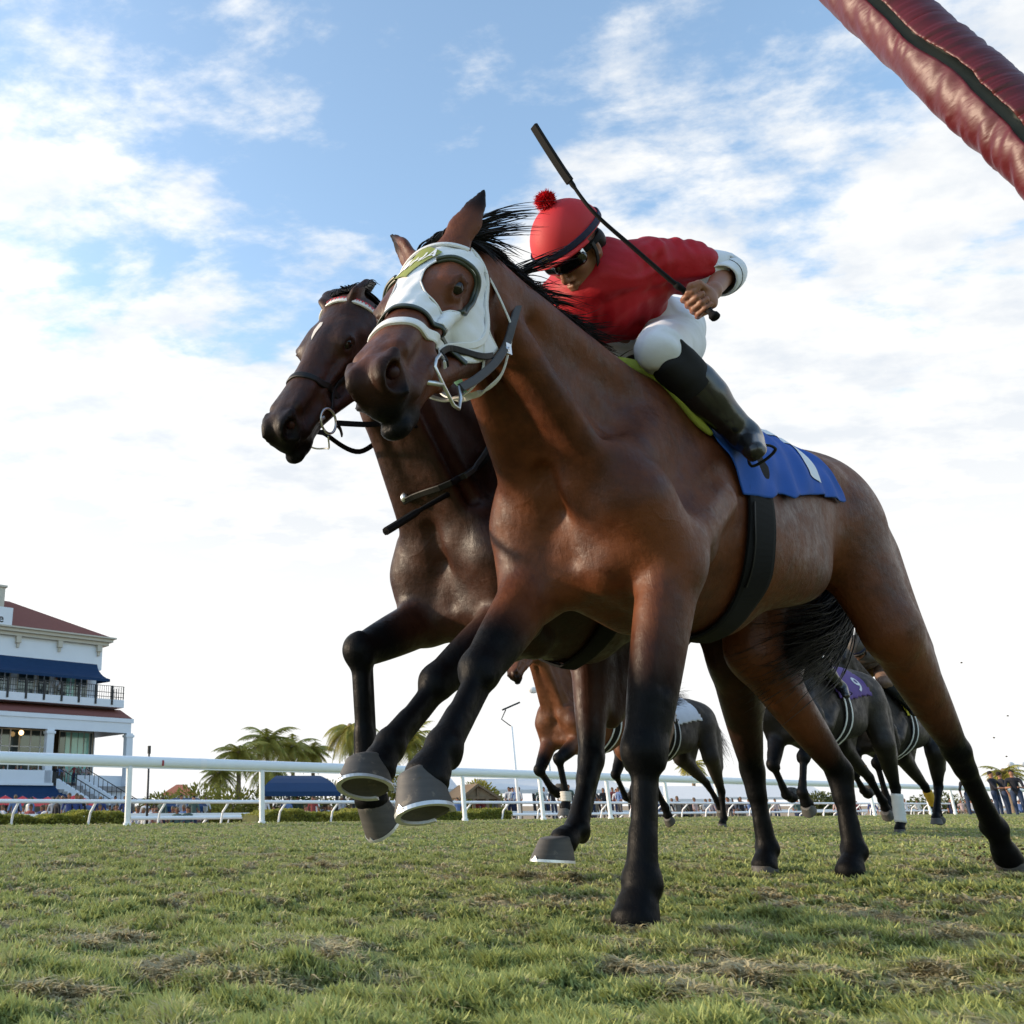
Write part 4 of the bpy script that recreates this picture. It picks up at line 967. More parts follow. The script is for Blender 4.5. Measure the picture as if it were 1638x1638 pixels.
    V = V + gr * (.014 * (vnoise(u_ * 30 + 3 * vnoise(w_ * 8, u_ * 8, 15), w_ * 7, 16) - .5) + .005 * (vnoise(w_ * 44, u_ * 14, 18) - .5))[:, None]; mesh_np('breeches', V, Q, mats_['breech'], root)
    for a, b, t, s in ((knl, anl, tol, 1), (knr, anr, tor, -1)):
        d = b - a; L = np.linalg.norm(d); d = d / L; bk = np.array((-1., 0, 0)); bk -= d * (bk @ d); bk /= np.linalg.norm(bk); f = t - b; fl_ = np.linalg.norm(f); f /= fl_
        bt = [C(a + d * .075, a + d * .20, .062, .062, .02), C(a + d * .15 + bk * .012, b - d * .05, .060, .043, .03), C(a + d * .20 - bk * .006, b, .048, .041, .02), C(b, b + d * .045 - f * .035, .040, .036, .02), C(b + d * .028 + f * .02, t, .040, .030, .03, (d, .8)), C(b, b + bk * .055 + d * .03, .038, .032, .02), C(b + bk * .05 + d * .05, b + bk * .045 + d * .065, .026, .026, .006),
              C(b + d * .052, t + d * .018, .036, .030, .008, (d, .35))]
        bt += [C(b - d * q + bk * .03, b - d * (q - .006) - bk * .035, .020, .020, .010) for q in (.05, .085)]
        V, Q = surface(bt, vox); bo_ = mesh_np('riding_boot', smooth_np(V, Q, 1), Q, mats_['boot'], root)
        tp = [C(a + d * .070, a + d * .155, .0655, .0650, .02), C(a + d * .05 - bk * .045, a + d * .10 - bk * .035, .030, .036, .02)]
        if s == 1: tp.append(C(a + d * .0 + Y * .062, a + d * .09 + Y * .035, .012, .030, .02))
        V, Q = surface(tp, vox); mesh_np('boot_top', smooth_np(V, Q, 1), Q, M_BOOTTOP, bo_)
        if detail:
            b_ = MB(); c = b + d * .07 + f * .075; q = np.cross(d, f); b_.tube([c + q * .040 * math.cos(x) - d * .035 * math.sin(x) if math.sin(x) > 0 else c + q * .040 * math.cos(x) + d * .010 * -math.sin(x) for x in np.linspace(0, 2 * math.pi, 30)], .0045, 6)
            b_.build('stirrup', M_BLACKLEATHER, root, smooth=True)
    # helmet in its cloth cover
    hl = [E(K.p(-.008, 0, .062), (.125, .102, .113), .02, K.R), E(K.p(-.008, 0, .13), (.25, .25, .10), .012, K.R)]
    n = 40; Vh, Fh = [], []
    for i in range(15):
        th = math.pi * .50 * i / 14
        for k in range(n):
            a = 2 * math.pi * k / n; x, y, z = math.sin(th) * math.cos(a), math.sin(th) * math.sin(a), math.cos(th)
            rz = 1 + .006 * math.cos(6 * a) * math.sin(th)
            Vh.append(K.p(-.006 + .124 * x * rz + .012 * max(0, x) * (1 - z), .110 * y * rz, .040 + .130 * z + .012 * (-x if x < 0 else 0) * 0))
    for i in range(14):
        for k in range(n): Fh.append((i * n + k, i * n + (k + 1) % n, (i + 1) * n + (k + 1) % n, (i + 1) * n + k))
    he = mesh_np('helmet', Vh, Fh, mats_['cap'], root); md = he.modifiers.new('s', 'SOLIDIFY'); md.thickness = .010; md.offset = 1
    b = MB(); P = [K.p(-.006 + .1255 * math.cos(a) + (.0105 if math.cos(a) > 0 else 0) * math.cos(a), .1115 * math.sin(a), .056) for a in np.linspace(0, 2 * math.pi, 50)]
    b.strap(P, np.array([K.d(math.cos(a), math.sin(a), 0) for a in np.linspace(0, 2 * math.pi, 50)]), .021, .0025); b.build('helmet_band', mats_['band'], he)
    V_, F_ = [], []; m = 24                                          # soft peak
    for i in range(5):
        for k in range(m):
            a = (k / (m - 1) - .5) * 2.3; e_ = .012 * i / 4 * math.cos(a * .68) ** .7; V_.append(K.p(-.006 + (.136 + e_) * math.cos(a), (.111 + e_ * .6) * math.sin(a), .040 - .006 * i / 4 - .004 * (i / 4) ** 2))
    for i in range(4):
        for k in range(m - 1): F_.append((i * m + k, i * m + k + 1, (i + 1) * m + k + 1, (i + 1) * m + k))
    pk = mesh_np('helmet_peak', V_, F_, mats_['cap'], he); md = pk.modifiers.new('s', 'SOLIDIFY'); md.thickness = .005
    if R.get('pom', True):
        cv = []; rg = np.random.default_rng(2); c = K.p(-.012, 0, .188)
        for i in range(900):
            v = rg.normal(0, 1, 3); v /= np.linalg.norm(v); v2 = v + rg.normal(0, .12, 3); cv.append(([c + v * .004, c + v * .020, c + v2 * (.030 + .004 * rg.random())], .0024))
        b_ = strands('pompom', cv, M_POM, he)
    # goggles
    gp = [C(K.p(.094, s * .016, -.004), K.p(.072, s * .062, -.002), .026, .024, .012, (K.d(.85, s * .5, 0), .55)) for s in (1, -1)] + [E(K.p(.118, 0, -.044), (.022, .018, .024), .008, K.R, True)]
    V, Q = surface(gp, .0045); go = mesh_np('goggles', smooth_np(V, Q, 2), Q, M_LENS, root)
    b = MB(); P = [K.p(-.004 + .086 * math.cos(a), .088 * math.sin(a), .006 + .004 * math.cos(a)) for a in np.linspace(.75, 2 * math.pi - .75, 40)]
    b.strap(P, np.array([K.d(math.cos(a), math.sin(a), 0) for a in np.linspace(.75, 2 * math.pi - .75, 40)]), .020, .004); b.build('goggle_strap', M_BLACKRUB, go)
    if detail:
        for s in (1, -1):
            b = MB(); b.strap(spline([K.p(.02, s * .088, .012), K.p(.02, s * .082, -.03), K.p(.035, s * .060, -.085), K.p(.045, s * .02, -.122), K.p(.045, 0, -.124)], 20), np.array([K.d(.1, s, -.3)] * 20), .014, .003); b.build('chin_strap', M_BLACKLEATHER, he)
            b = MB(); b.box(K.p(.062, s * .073, .008), (.016, .006, .024), Matrix(K.R).transposed()); b.build('goggle_buckle', M_STEEL, go)
        hr = [E(K.p(-.052, 0, -.015), (.052, .076, .062), .02, K.R)]; V, Q = surface(hr, .006); mesh_np('hair', V, Q, M_HAIR, root)
    # cuffs: white elastic sleeves
    for (a, b, w_, sl) in ((ell, wrl, shl, 1), (elr, wrr, shr, -1)):
        d0 = b - a; d0 /= np.linalg.norm(d0); du_ = a - w_; du_ /= np.linalg.norm(du_); cb = MB()
        pts = spline([w_ + (a - w_) * .60, w_ + (a - w_) * .84, a - du_ * .0, a + d0 * .045, a + d0 * .085], 12)
        cb.tube([Vector(p) for p in pts], [.073, .073, .073, .073, .072, .070, .066, .062, .059, .056, .053, .050], 28, cap=False)
        cu = cb.build('cuff', M_WSILK, root, smooth=True); md = cu.modifiers.new('s', 'SOLIDIFY'); md.thickness = .004
        cb = MB()
        for i_, rr in ((8, .0598),):
            dd = pts[min(i_ + 1, 11)] - pts[i_ - 1]; dd /= np.linalg.norm(dd); u = np.cross(dd, (0, 0, 1.)); u /= np.linalg.norm(u); v = np.cross(dd, u)
            cb.tube([Vector(pts[i_] + (u * math.cos(x) + v * math.sin(x)) * rr) for x in np.linspace(0, 2 * math.pi, 33)], .0010, 5)
        cb.build('cuff_seam', M_BLACKRUB, cu)
    return root, K, he
RID1 = dict(head=((.195, .055, 2.012), (.55, -.25, -.80), -.40), chs=(.03, .03, 1.95), pel=(-.32, .0, 1.905),
            shl=(-.02, .175, 1.985), shr=(.02, -.14, 1.97), ell=(-.215, .325, 1.935), elr=(.12, -.26, 1.80), wrl=(-.035, .352, 1.79), wrr=(.29, -.12, 1.76),
            hnl=(.035, .340, 1.735), hnr=(.37, -.05, 1.755), wl=(.47, -.28, .83), wr=(.2, 1, .1),
            hpl=(-.27, .10, 1.80), hpr=(-.27, -.10, 1.80), knl=(.07, .215, 1.615), knr=(.10, -.20, 1.62), anl=(-.175, .300, 1.375), anr=(-.12, -.30, 1.37), tol=(-.075, .365, 1.27), tor=(-.0, -.33, 1.30))
MR1 = dict(skin=M_SKIN, silk=M_RED, breech=M_WSILK, boot=M_BOOT, cap=M_REDCAP, band=M_NAVY)
rd1, K1, he1 = build_rider(h1, RID1, 'jockey in red silks and red pompom cap, riding the hooded horse with whip raised', MR1)
gv, gf = glyph_mesh('BC', .020, .2, .004)
P = np.array([K1.p(-.006 + .1415 * math.cos(x / .14), .118 * math.sin(x / .14), .056 + y) for x, y in gv]); mesh_np('cap_letters', P, gf, M_GOLD, he1, smooth=False)
def place_in(rootm, l):   # local horse coordinates -> world
    c, s = math.cos(RZ), math.sin(RZ); return Vector((rootm[0] + c * l[0] - s * l[1], rootm[1] + s * l[0] + c * l[1], l[2]))
def hit_on(prims, O, px, py):
    r = ray(px, py); r = r / np.linalg.norm(r); ts = np.arange(1.4, 6, .006); W = np.array((0, 0, CAMZ)) + ts[:, None] * r; d = W - np.array((O[0], O[1], 0)); c, s = math.cos(RZ), math.sin(RZ)
    Lc = np.stack([d[:, 0] * c + d[:, 1] * s, -d[:, 0] * s + d[:, 1] * c, d[:, 2]], 1); f = field(prims, Lc); return Lc[np.argmax(f < 0)] if (f < 0).any() else Lc[np.argmin(f)]
def neck_strap(h, prims, O, pix, w, name, m, off=.010, n=24):
    P = spline([hit_on(prims, O, *q) for q in pix], n); P = smooth_line(P, 2); P, g = project(prims, P, off, 4); b = MB(); b.strap(P, g, w, .006); return b.build(name, m, h)
nk2 = pr2
neck_strap(h2, nk2, O2, [(648, 800), (668, 790), (700, 780), (740, 762), (775, 735), (800, 700)], .022, 'breast_strap', M_BLACKLEATHER)
neck_strap(h2, nk2, O2, [(742, 762), (765, 735), (782, 705), (792, 670), (800, 640)], .016, 'martingale', M_GREYREIN, .016)
q_ = hit_on(nk2, O2, 650, 797); b = MB(); b.ball(q_ + np.array((.01, 0, 0)), (.014, .014, .018), 6); b.build('buckle', M_STEEL, h2, smooth=True)
def whip(rootm, pts, thick, label, grp='riding whips', flap=(0, .30), grip=(.72, 1.0)):
    wroot = empty('whip', (rootm.location.x, rootm.location.y, 0), rootm.rotation_euler[2]); tag(wroot, label, 'whip', grp)
    P = spline(pts, 60); thick = thick or 1.0
    n0 = int(60 * flap[1]); b = MB(); b.strap(P[:n0], np.array([np.cross(P[1] - P[0], (.3, .9, .2))] * n0), .025, .009); b.tube([Vector(p) for p in P[:n0]], .0085 * thick, 8); b.build('flap', M_BLACKRUB, wroot)
    b = MB(); b.tube([Vector(p) for p in P[n0 - 3:]], [.0075 * thick if i < 4 else thick * (.0048 + .0035 * i / (60 - n0)) for i in range(len(P[n0 - 3:]))], 8); b.build('shaft', M_BLACKRUB, wroot, smooth=True)
    b = MB(); g0 = int(60 * grip[0]); b.tube([Vector(p) for p in P[g0:]], [.0095 + .0012 * math.sin(i * 2.2) for i in range(60 - g0)], 10); b.build('grip', M_BLACKRUB, wroot, smooth=True)
    b = MB(); d = P[-1] - P[-2]; d /= np.linalg.norm(d); b.tube([Vector(P[-1] - d * .004), Vector(P[-1] + d * .004), Vector(P[-1] + d * .016), Vector(P[-1] + d * .020)], [.008, .0145, .0145, .009], 12); b.build('end_cap', M_BLACKRUB, wroot, smooth=True)
    return wroot
hn = np.array(RID1['hnl'])
wp = [loc_at(855, 202, .115), loc_at(882, 245, .14), loc_at(912, 290, .165), loc_at(950, 340, .20), loc_at(1015, 398, .255), loc_at(1075, 450, .308), hn, loc_at(1140, 503, .372)]
whip(h1, wp, None, 'black whip raised in the fist of the jockey in red')
w2 = [loc_at(617, 850, -.42), loc_at(640, 836, -.42), loc_at(672, 816, -.43), loc_at(700, 800, -.44), loc_at(745, 775, -.46), loc_at(795, 750, -.50), loc_at(850, 722, -.54)]
whip(h1, w2, 1.5, 'black whip hanging low across the neck of the dark bay horse')
# ---------------------------------------------------------------- the ground
def turf_h(x, y):
    f = np.clip(1 - (np.hypot(x, y) - 14) / 12, 0, 1)
    return np.clip(1 - (np.hypot(x, y) - 9) / 9, 0, 1) * .030 + f * (.022 * (vnoise(x * 1.7, y * 1.7, 1) - .5) + .020 * (vnoise(x * 5.5, y * 5.5, 2) - .5) + .030 * (vnoise(x * 13, y * 13, 3) - .5) + .014 * (vnoise(x * 34, y * 34, 4) - .5))
FP = Vector((-1.80, 13.61, 0))                              # foot of one post of the running rail
def edge_d(x, y): return (np.asarray(x) - FP.x) * NR.x + (np.asarray(y) - FP.y) * NR.y     # metres beyond the running rail
def geo(a, step, k, lim):
    o = [a]; 
    while abs(o[-1]) < lim: o.append(o[-1] + step); step *= k
    return o
def turf_fn(nt, b):
    t = N(nt, 'ShaderNodeTexCoord'); c = t.outputs['Object']
    a = NZ(nt, c, 1.1, 5, .6); d = NZ(nt, c, 6, 5, .65); e = NZ(nt, c, 45, 4, .7)
    g = MIX(nt, d, (.16, .19, .055), (.28, .30, .12)); g = MIX(nt, MR(nt, a, .42, .72, 0, .35), g, (.34, .29, .16)); g = MIX(nt, MR(nt, e, .35, .7, 0, .5), g, (.11, .12, .048))
    Lk(nt, g, b.inputs['Base Color']); bump(nt, b, M(nt, 'ADD', e, d), .8, .02)
M_TURF = mat('turf', rough=.9, spec=.1, fn=turf_fn)
xs = sorted(set([round(v, 4) for v in np.arange(-3.5, 13.0, .05)])); xs = [-v for v in geo(3.5, .4, 1.35, 700)][::-1] + xs[1:] + geo(13.0, .4, 1.35, 700)[1:]
ys = list(np.arange(.4, 9, .05)) + geo(9.0, .08, 1.06, 24)[:]; ys = [-v for v in geo(0.0, .3, 1.5, 60)][::-1] + ys
# the grass sheet ends on a low bank beyond the rail, where the lower ground begins; so it is built along the course
X, Y_ = np.meshgrid(np.array(xs), np.array(ys), indexing='ij'); keep = edge_d(X, Y_)
# points past the rail are drawn back to it and rolled down the bank
over = np.clip(keep - .9, 0, None); Xc = X - NR.x * over; Yc = Y_ - NR.y * over
Z = turf_h(Xc, Yc) * (over == 0) - np.clip(over, 0, 1.2) * .9; Xc = Xc + NR.x * np.clip(over, 0, 1.2); Yc = Yc + NR.y * np.clip(over, 0, 1.2)
n_, k_ = X.shape; i, j = np.meshgrid(np.arange(n_ - 1), np.arange(k_ - 1), indexing='ij'); a = (i * k_ + j).ravel(); Q = np.stack([a, a + k_, a + k_ + 1, a + 1], 1)
Q = Q[(over.ravel()[Q] < 3.5).any(1)]
P = np.stack([Xc.ravel(), Yc.ravel(), Z.ravel()], 1)
tag(mesh_np('turf', P, Q, M_TURF), kind='structure')
# the course runs on far away to the right, so one long strip carries the turf there
far = MB(); p0, p1 = FP + TR * 12 - NR * 60, FP + TR * 900 - NR * 60
b0 = FP + TR * -60; far.add([p + Vector((0, 0, -.03)) for p in (FP - TR * 300 - NR * 400, FP + TR * 900 - NR * 400, FP + TR * 900 + NR * .9, FP - TR * 300 + NR * .9)], [(0, 1, 2, 3)])
tag(far.build('far_turf', M_TURF), kind='structure')
M_SAND = nmat('track_sand', (.30, .24, .17), .95, .1, .2, 2, .4, 20, .01)
gd = MB(); gd.add([(-900, -300, -1.02), (1200, -300, -1.02), (1200, 1500, -1.02), (-900, 1500, -1.02)], [(0, 1, 2, 3)]); tag(gd.build('ground', M_SAND), kind='structure')
# ---------------------------------------------------------------- grass blades
def grass_fn(nt, b):
    a = N(nt, 'ShaderNodeAttribute'); a.attribute_name = 'dry'; q = N(nt, 'ShaderNodeAttribute'); q.attribute_name = 'tipw'
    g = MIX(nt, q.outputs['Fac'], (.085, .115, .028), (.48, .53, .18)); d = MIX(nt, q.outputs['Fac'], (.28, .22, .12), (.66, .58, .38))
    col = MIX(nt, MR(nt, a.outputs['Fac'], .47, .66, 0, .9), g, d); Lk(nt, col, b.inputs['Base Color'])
    tr = N(nt, 'ShaderNodeBsdfTranslucent'); Lk(nt, col, tr.inputs[0]); mx = N(nt, 'ShaderNodeMixShader'); mx.inputs[0].default_value = .3
    o = nt.nodes['Material Output']; Lk(nt, b.outputs[0], mx.inputs[1]); Lk(nt, tr.outputs[0], mx.inputs[2]); Lk(nt, mx.outputs[0], o.inputs[0])
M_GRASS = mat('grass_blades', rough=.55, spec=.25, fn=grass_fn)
def blades(n, y0, y1, wmul, seed, power=1.0):
    rg = np.random.default_rng(seed); u = rg.random(n * 2); Y = (y0 ** (1 - power) + u * (y1 ** (1 - power) - y0 ** (1 - power))) ** (1 / (1 - power)) if power != 1 else y0 * (y1 / y0) ** u
    X = (-.36 * Y - .15) + rg.random(n * 2) * (1.30 * Y + .35)
    den = .45 * vnoise(X * 9, Y * 9, 21) + .35 * vnoise(X * 24, Y * 24, 22) + .2 * vnoise(X * 60, Y * 60, 23)
    k = (rg.random(n * 2) < np.clip((den - .22) * 2.2, .12, 1)) & (edge_d(X, Y) < .8); X, Y, den = X[k][:n], Y[k][:n], den[k][:n]; n = len(X)
    Z = turf_h(X, Y)
    dryf = .28 * vnoise(X * 2.6, Y * 2.6, 31) + .52 * vnoise(X * 13, Y * 13, 32) + .10 * rg.random(n) + .16 * (rg.random(n) < .12) + .06 * vnoise(X * .7, Y * .7, 9)
    hgt = (.011 + .027 * np.clip(den * 2.0 - .6, 0, 1)) * (.5 + .9 * rg.random(n)); straw = dryf > .56
    lean = np.where(straw, 1.1 + .5 * rg.random(n), .35 + 1.0 * rg.random(n)); az = rg.random(n) * 6.283; az = np.where(rg.random(n) < .4, 2.4 + rg.normal(0, .6, n), az)
    dx, dy = np.cos(az), np.sin(az); w = (.0014 + .0014 * rg.random(n)) * wmul; wx, wy = -dy * w, dx * w; L = hgt * np.where(straw, 1.25, 1.0)
    base = np.stack([X, Y, Z - .004], 1); c1, s1 = np.cos(lean * .45), np.sin(lean * .45); c2, s2 = np.cos(lean), np.sin(lean)
    mid = base + np.stack([dx * s1 * L * .5, dy * s1 * L * .5, c1 * L * .5], 1); bend = rg.normal(0, .35, n)
    tip = mid + np.stack([(dx * np.cos(bend) - dy * np.sin(bend)) * s2 * L * .6, (dy * np.cos(bend) + dx * np.sin(bend)) * s2 * L * .6, c2 * L * .6 - .15 * L], 1)
    W = np.stack([wx, wy, 0 * wx], 1); V = np.stack([base - W, base + W, mid + W * .9, mid - W * .9, tip], 1).reshape(-1, 3)
    o = np.arange(n)[:, None] * 5; T = np.concatenate([o + np.array([[0, 1, 2]]), o + np.array([[0, 2, 3]]), o + np.array([[3, 2, 4]])])
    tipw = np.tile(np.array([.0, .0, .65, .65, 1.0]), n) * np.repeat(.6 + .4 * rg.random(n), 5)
    return V, T, np.repeat(dryf, 5), tipw
GN = (30000, 20000, 10000) if globals().get('FASTV') else (400000, 260000, 90000)
parts = [blades(GN[0], .85, 2.3, 1.0, 1), blades(GN[1], 2.3, 5.5, 1.7, 2), blades(GN[2], 5.5, 13, 3.0, 3), blades(GN[2] * 2 // 3, 13, 26, 6, 4)]
of = 0; Vs, Ts, Ds, Ws = [], [], [], []
for V, T, D, W in parts: Vs.append(V); Ts.append(T + of); Ds.append(D); Ws.append(W); of += len(V)
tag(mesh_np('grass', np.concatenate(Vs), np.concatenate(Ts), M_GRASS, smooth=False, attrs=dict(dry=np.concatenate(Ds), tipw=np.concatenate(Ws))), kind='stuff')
# kicked up turf
M_CLOD = nmat('clod', (.075, .055, .03), .95, .1, .4, 60, .6, 200, .004)
cm = MB(); rg = np.random.default_rng(4); cc = atz(1612, 1378, .06)
for i in range(420):
    v = rg.normal(0, 1, 3) * np.array((.12, .12, .05)); r = abs(rg.normal(0, .0035)) + .002
    cm.ball((cc.x + v[0] + .05, cc.y + v[1] - .02, .035 + abs(v[2])), (r, r * .7, r * .6), 3)
for px, py in ((1532, 1162), (1538, 1060), (1612, 1145), (1586, 1230), (1610, 1210), (1540, 1255), (1385, 1225), (1590, 1180)):
    q = at(px, py, 4.2 + rg.random()); cm.ball(q, (.006, .005, .004), 3)
tag(cm.build('flying_turf_clods', M_CLOD, smooth=True), kind='stuff')
# ---------------------------------------------------------------- running rail
M_RAIL = nmat('white_rail', (.74, .79, .83), .38, .5, .05, 6, .1, 50, .002); M_POST = nmat('white_post', (.80, .82, .84), .5, .4, .08, 5, .15, 40, .002)
rl = empty('running_rail', FP); tag(rl, 'long white rail on straight round posts at the edge of the turf', 'fence')
b = MB(); pr_ = []
Lr, n = [-14, 120], 16
for s in np.linspace(Lr[0], Lr[1], 60):
    for k in range(n):
        a = 2 * math.pi * k / n; q = TR * s + NR * (.055 * math.cos(a)) + Vector((0, 0, .918 + .078 * math.sin(a))); b.v.append(tuple(q))
for i in range(59):
    for k in range(n): b.f.append((i * n + k, i * n + (k + 1) % n, (i + 1) * n + (k + 1) % n, (i + 1) * n + k))
b.build('rail_tube', M_RAIL, rl, smooth=True)
b = MB(); b.beam(TR * -14 + Vector((0, 0, .832)), TR * 120 + Vector((0, 0, .832)), .035, .02); b.build('rail_channel', M_POST, rl)
for k in range(-5, 40):
    s = k * 2.48; b = MB(); b.tube([TR * s + Vector((0, 0, -.05)), TR * s + Vector((0, 0, .84))], .045, 12); b.tube([TR * s + Vector((0, 0, .0)), TR * s + Vector((0, 0, .05))], .062, 12); b.build('post', M_POST, rl, smooth=False)
for k in range(-2, 22):
    b = MB(); s = 1.3 + k * 4.96; b.v = []; n = 16
    for ss in (s - .06, s + .06):
        for j in range(n): a = 2 * math.pi * j / n; b.v.append(tuple(TR * ss + NR * (.0575 * math.cos(a)) + Vector((0, 0, .918 + .0805 * math.sin(a)))))
    b.f = [(j, (j + 1) % n, n + (j + 1) % n, n + j) for j in range(n)]; b.build('rail_joint', M_POST, rl, smooth=True)
b = MB(); q = Vector((atz(258, 1300, -.3) - FP)); sp_m = (ray(258, 1215)[0] / ray(258, 1215)[1])
s = (sp_m * FP.y - FP.x) / (TR.x - sp_m * TR.y); b.box(TR * s - NR * .056 + Vector((0, 0, .905)), (.03, .012, .08), Matrix.Rotation(HEAD_A, 3, 'Z')); b.build('marker', nmat('marker_red', (.30, .02, .03), .5), rl)
# gooseneck rails farther off: one by the sand, one beyond it
def goose_rail(off, s0, s1, top, zb, step, label, rad=.045, arm=.5, board=0):
    g = empty('track_rail', FP + NR * off); tag(g, label, 'fence'); b = MB()
    if board: b.beam(TR * s0 + Vector((0, 0, top - board / 2)), TR * s1 + Vector((0, 0, top - board / 2)), .08, board)
    else: b.tube([TR * s + Vector((0, 0, top)) for s in np.linspace(s0, s1, 30)], rad, 12)
    b.build('rail_tube', M_RAIL, g, smooth=not board); s = s0 + .8
    while s < s1:
        b = MB(); o = TR * s; b.tube([o + NR * arm + Vector((0, 0, zb)), o + NR * arm + Vector((0, 0, zb + (top - zb) * .62)), o + NR * arm * .75 + Vector((0, 0, zb + (top - zb) * .82)), o + Vector((0, 0, top - .02))], rad * .62, 8)
        b.build('post', M_POST, g, smooth=True); s += step
    return g
goose_rail(7.5, -26, -8.7, .36, -1.02, 2.8, 'white gooseneck rail at the left ending before the stair', .055)
goose_rail(7.5, -3.2, 60, .38, -1.02, 1.9, 'long thin white gooseneck rail in front of the low hedges', .045, .35)
goose_rail(21, -60, 160, -.02, -1.02, 4, 'low white outer rail in front of the spectators', .05, .3, .24)
goose_rail(14, -40, 140, -.10, -1.02, 5, 'cream coloured middle rail across the sand track', .06, .3)
# ---------------------------------------------------------------- foliage
def leaf_fn(c1, c2, c3):
    def fn(nt, b):
        n = NZ(nt, objco(nt), 1.2, 4, .6); m = NZ(nt, objco(nt), 9, 2, .5); col = MIX(nt, MR(nt, n, .35, .65, 0, 1), c1, c2); col = MIX(nt, MR(nt, m, .5, .7, 0, .8), col, c3); Lk(nt, col, b.inputs['Base Color'])
        tr = N(nt, 'ShaderNodeBsdfTranslucent'); Lk(nt, col, tr.inputs[0]); mx = N(nt, 'ShaderNodeMixShader'); mx.inputs[0].default_value = .35
        o = nt.nodes['Material Output']; Lk(nt, b.outputs[0], mx.inputs[1]); Lk(nt, tr.outputs[0], mx.inputs[2]); Lk(nt, mx.outputs[0], o.inputs[0])
    return fn
M_PALM = mat('palm_leaf', rough=.5, spec=.35, fn=leaf_fn((.20, .22, .04), (.38, .34, .07), (.56, .46, .09))); M_HEDGE = mat('hedge_leaf', rough=.6, spec=.3, fn=leaf_fn((.20, .23, .04), (.34, .33, .06), (.09, .11, .03)))
M_BUSH = mat('bush_leaf', rough=.6, spec=.3, fn=leaf_fn((.24, .23, .04), (.42, .36, .07), (.11, .13, .04))); M_DKBUSH = mat('dark_leaf', rough=.6, spec=.3, fn=leaf_fn((.06, .08, .025), (.11, .13, .04), (.18, .18, .05)))
M_TRUNK = nmat('trunk', (.22, .17, .12), .9, .1, .3, 20, .5, 30, .02)
def leaves(pts, size, seed, asp=.5):
    rg = np.random.default_rng(seed); n = len(pts); a = rg.normal(0, 1, (n, 3)); a /= np.linalg.norm(a, axis=1, keepdims=True); c = np.cross(a, rg.normal(0, 1, (n, 3))); c /= np.linalg.norm(c, axis=1, keepdims=True); s = (size * (.6 + .8 * rg.random(n)))[:, None]
    V = np.stack([pts - a * s * .5, pts + c * s * asp * .5, pts + a * s * .5, pts - c * s * asp * .5], 1).reshape(-1, 3); o = np.arange(n)[:, None] * 4; return V, o + np.arange(4)[None]
def blob_cloud(blobs, n, seed):
    rg = np.random.default_rng(seed); o = []; w = np.array([b[3] * b[4] * b[5] for b in blobs]); w = w / w.sum()
    for b, k in zip(blobs, (w * n).astype(int)):
        v = rg.normal(0, 1, (k, 3)); v /= np.linalg.norm(v, axis=1, keepdims=True); r = rg.random((k, 1)) ** .35; o.append(np.array(b[:3]) + v * r * np.array(b[3:6]))
    return np.concatenate(o)
def bush(loc_, blobs, n, size, m, label, cat='bush', group=None, trunk=0, name='bush', seed=1):
    g = empty(name, loc_); tag(g, label, cat, group); P = blob_cloud(blobs, n, seed); V, Q = leaves(P, size, seed); mesh_np('foliage', V, Q, m, g, smooth=False)
    b = MB(); b.tube([(0, 0, 0), (.05, 0, max(.3, trunk * .6)), (0, .05, max(.5, trunk))], [.12, .09, .05], 7)
    for k in range(4): a = k * 1.6; b.tube([(0, 0, max(.3, trunk * .6)), (math.cos(a) * .5, math.sin(a) * .5, max(.5, trunk))], [.05, .02], 5)
    b.build('trunk', M_TRUNK, g, smooth=True); return g
PALMS = {}
def palm(loc_, h, fr, label, seed, lean=(0, 0), droop=1.0, group='coconut palms beyond the track'):
    rg = np.random.default_rng(seed); g = empty('palm_tree', loc_); tag(g, label, 'palm tree', group)
    top = Vector((lean[0], lean[1], h)); b = MB(); b.tube([Vector((lean[0] * t * t, lean[1] * t * t, h * t)) for t in np.linspace(0, 1, 9)], [.20 - .08 * t for t in np.linspace(0, 1, 9)], 9); b.ball(top, (.22, .22, .35), 6); b.build('trunk', M_TRUNK, g, smooth=True)
    Vs, Fs = [], []
    for i in range(34):
        az = i * 2.399 + rg.normal(0, .15); el = .95 - 1.6 * (i / 34) + rg.normal(0, .1); L = fr * (.8 + .35 * rg.random()); p = top.copy(); m = 13; d = Vector((math.cos(az) * math.cos(el), math.sin(az) * math.cos(el), math.sin(el))); ps = []
        for k in range(m): ps.append(p.copy()); d = (d + Vector((0, 0, -.13 * droop))).normalized(); p = p + d * L / m
        for k in range(1, m):
            t = k / (m - 1); dd = (ps[k] - ps[k - 1]).normalized(); sd_ = dd.cross(Vector((0, 0, 1))).normalized(); ll = fr * .30 * math.sin(math.pi * min(1, .18 + t * .86)) + .05
            for q in range(3):
                c = ps[k - 1].lerp(ps[k], q / 3)
                for s in (-1, 1):
                    e = c + sd_ * s * ll * .8 + dd * ll * .55 + Vector((0, 0, -ll * (.30 + .3 * rg.random()))); w = dd * .030 * fr / 2.2 + Vector((0, 0, .008)); nb = len(Vs); Vs.extend([c - w, c + w, e]); Fs.append((nb, nb + 1, nb + 2))
            nb = len(Vs); w = sd_ * .02; Vs.extend([ps[k - 1] - w, ps[k - 1] + w, ps[k] + w, ps[k] - w]); Fs.append((nb, nb + 1, nb + 2, nb + 3))
    mesh_np('crown', Vs, Fs, M_PALM, g, smooth=False); return g
def palm_at(px, py, Y, fr, label, seed, **k):
    q = at(px, py, Y); palm((q.x, q.y, -1.02), q.z + 1.02, fr, label, seed, **k)
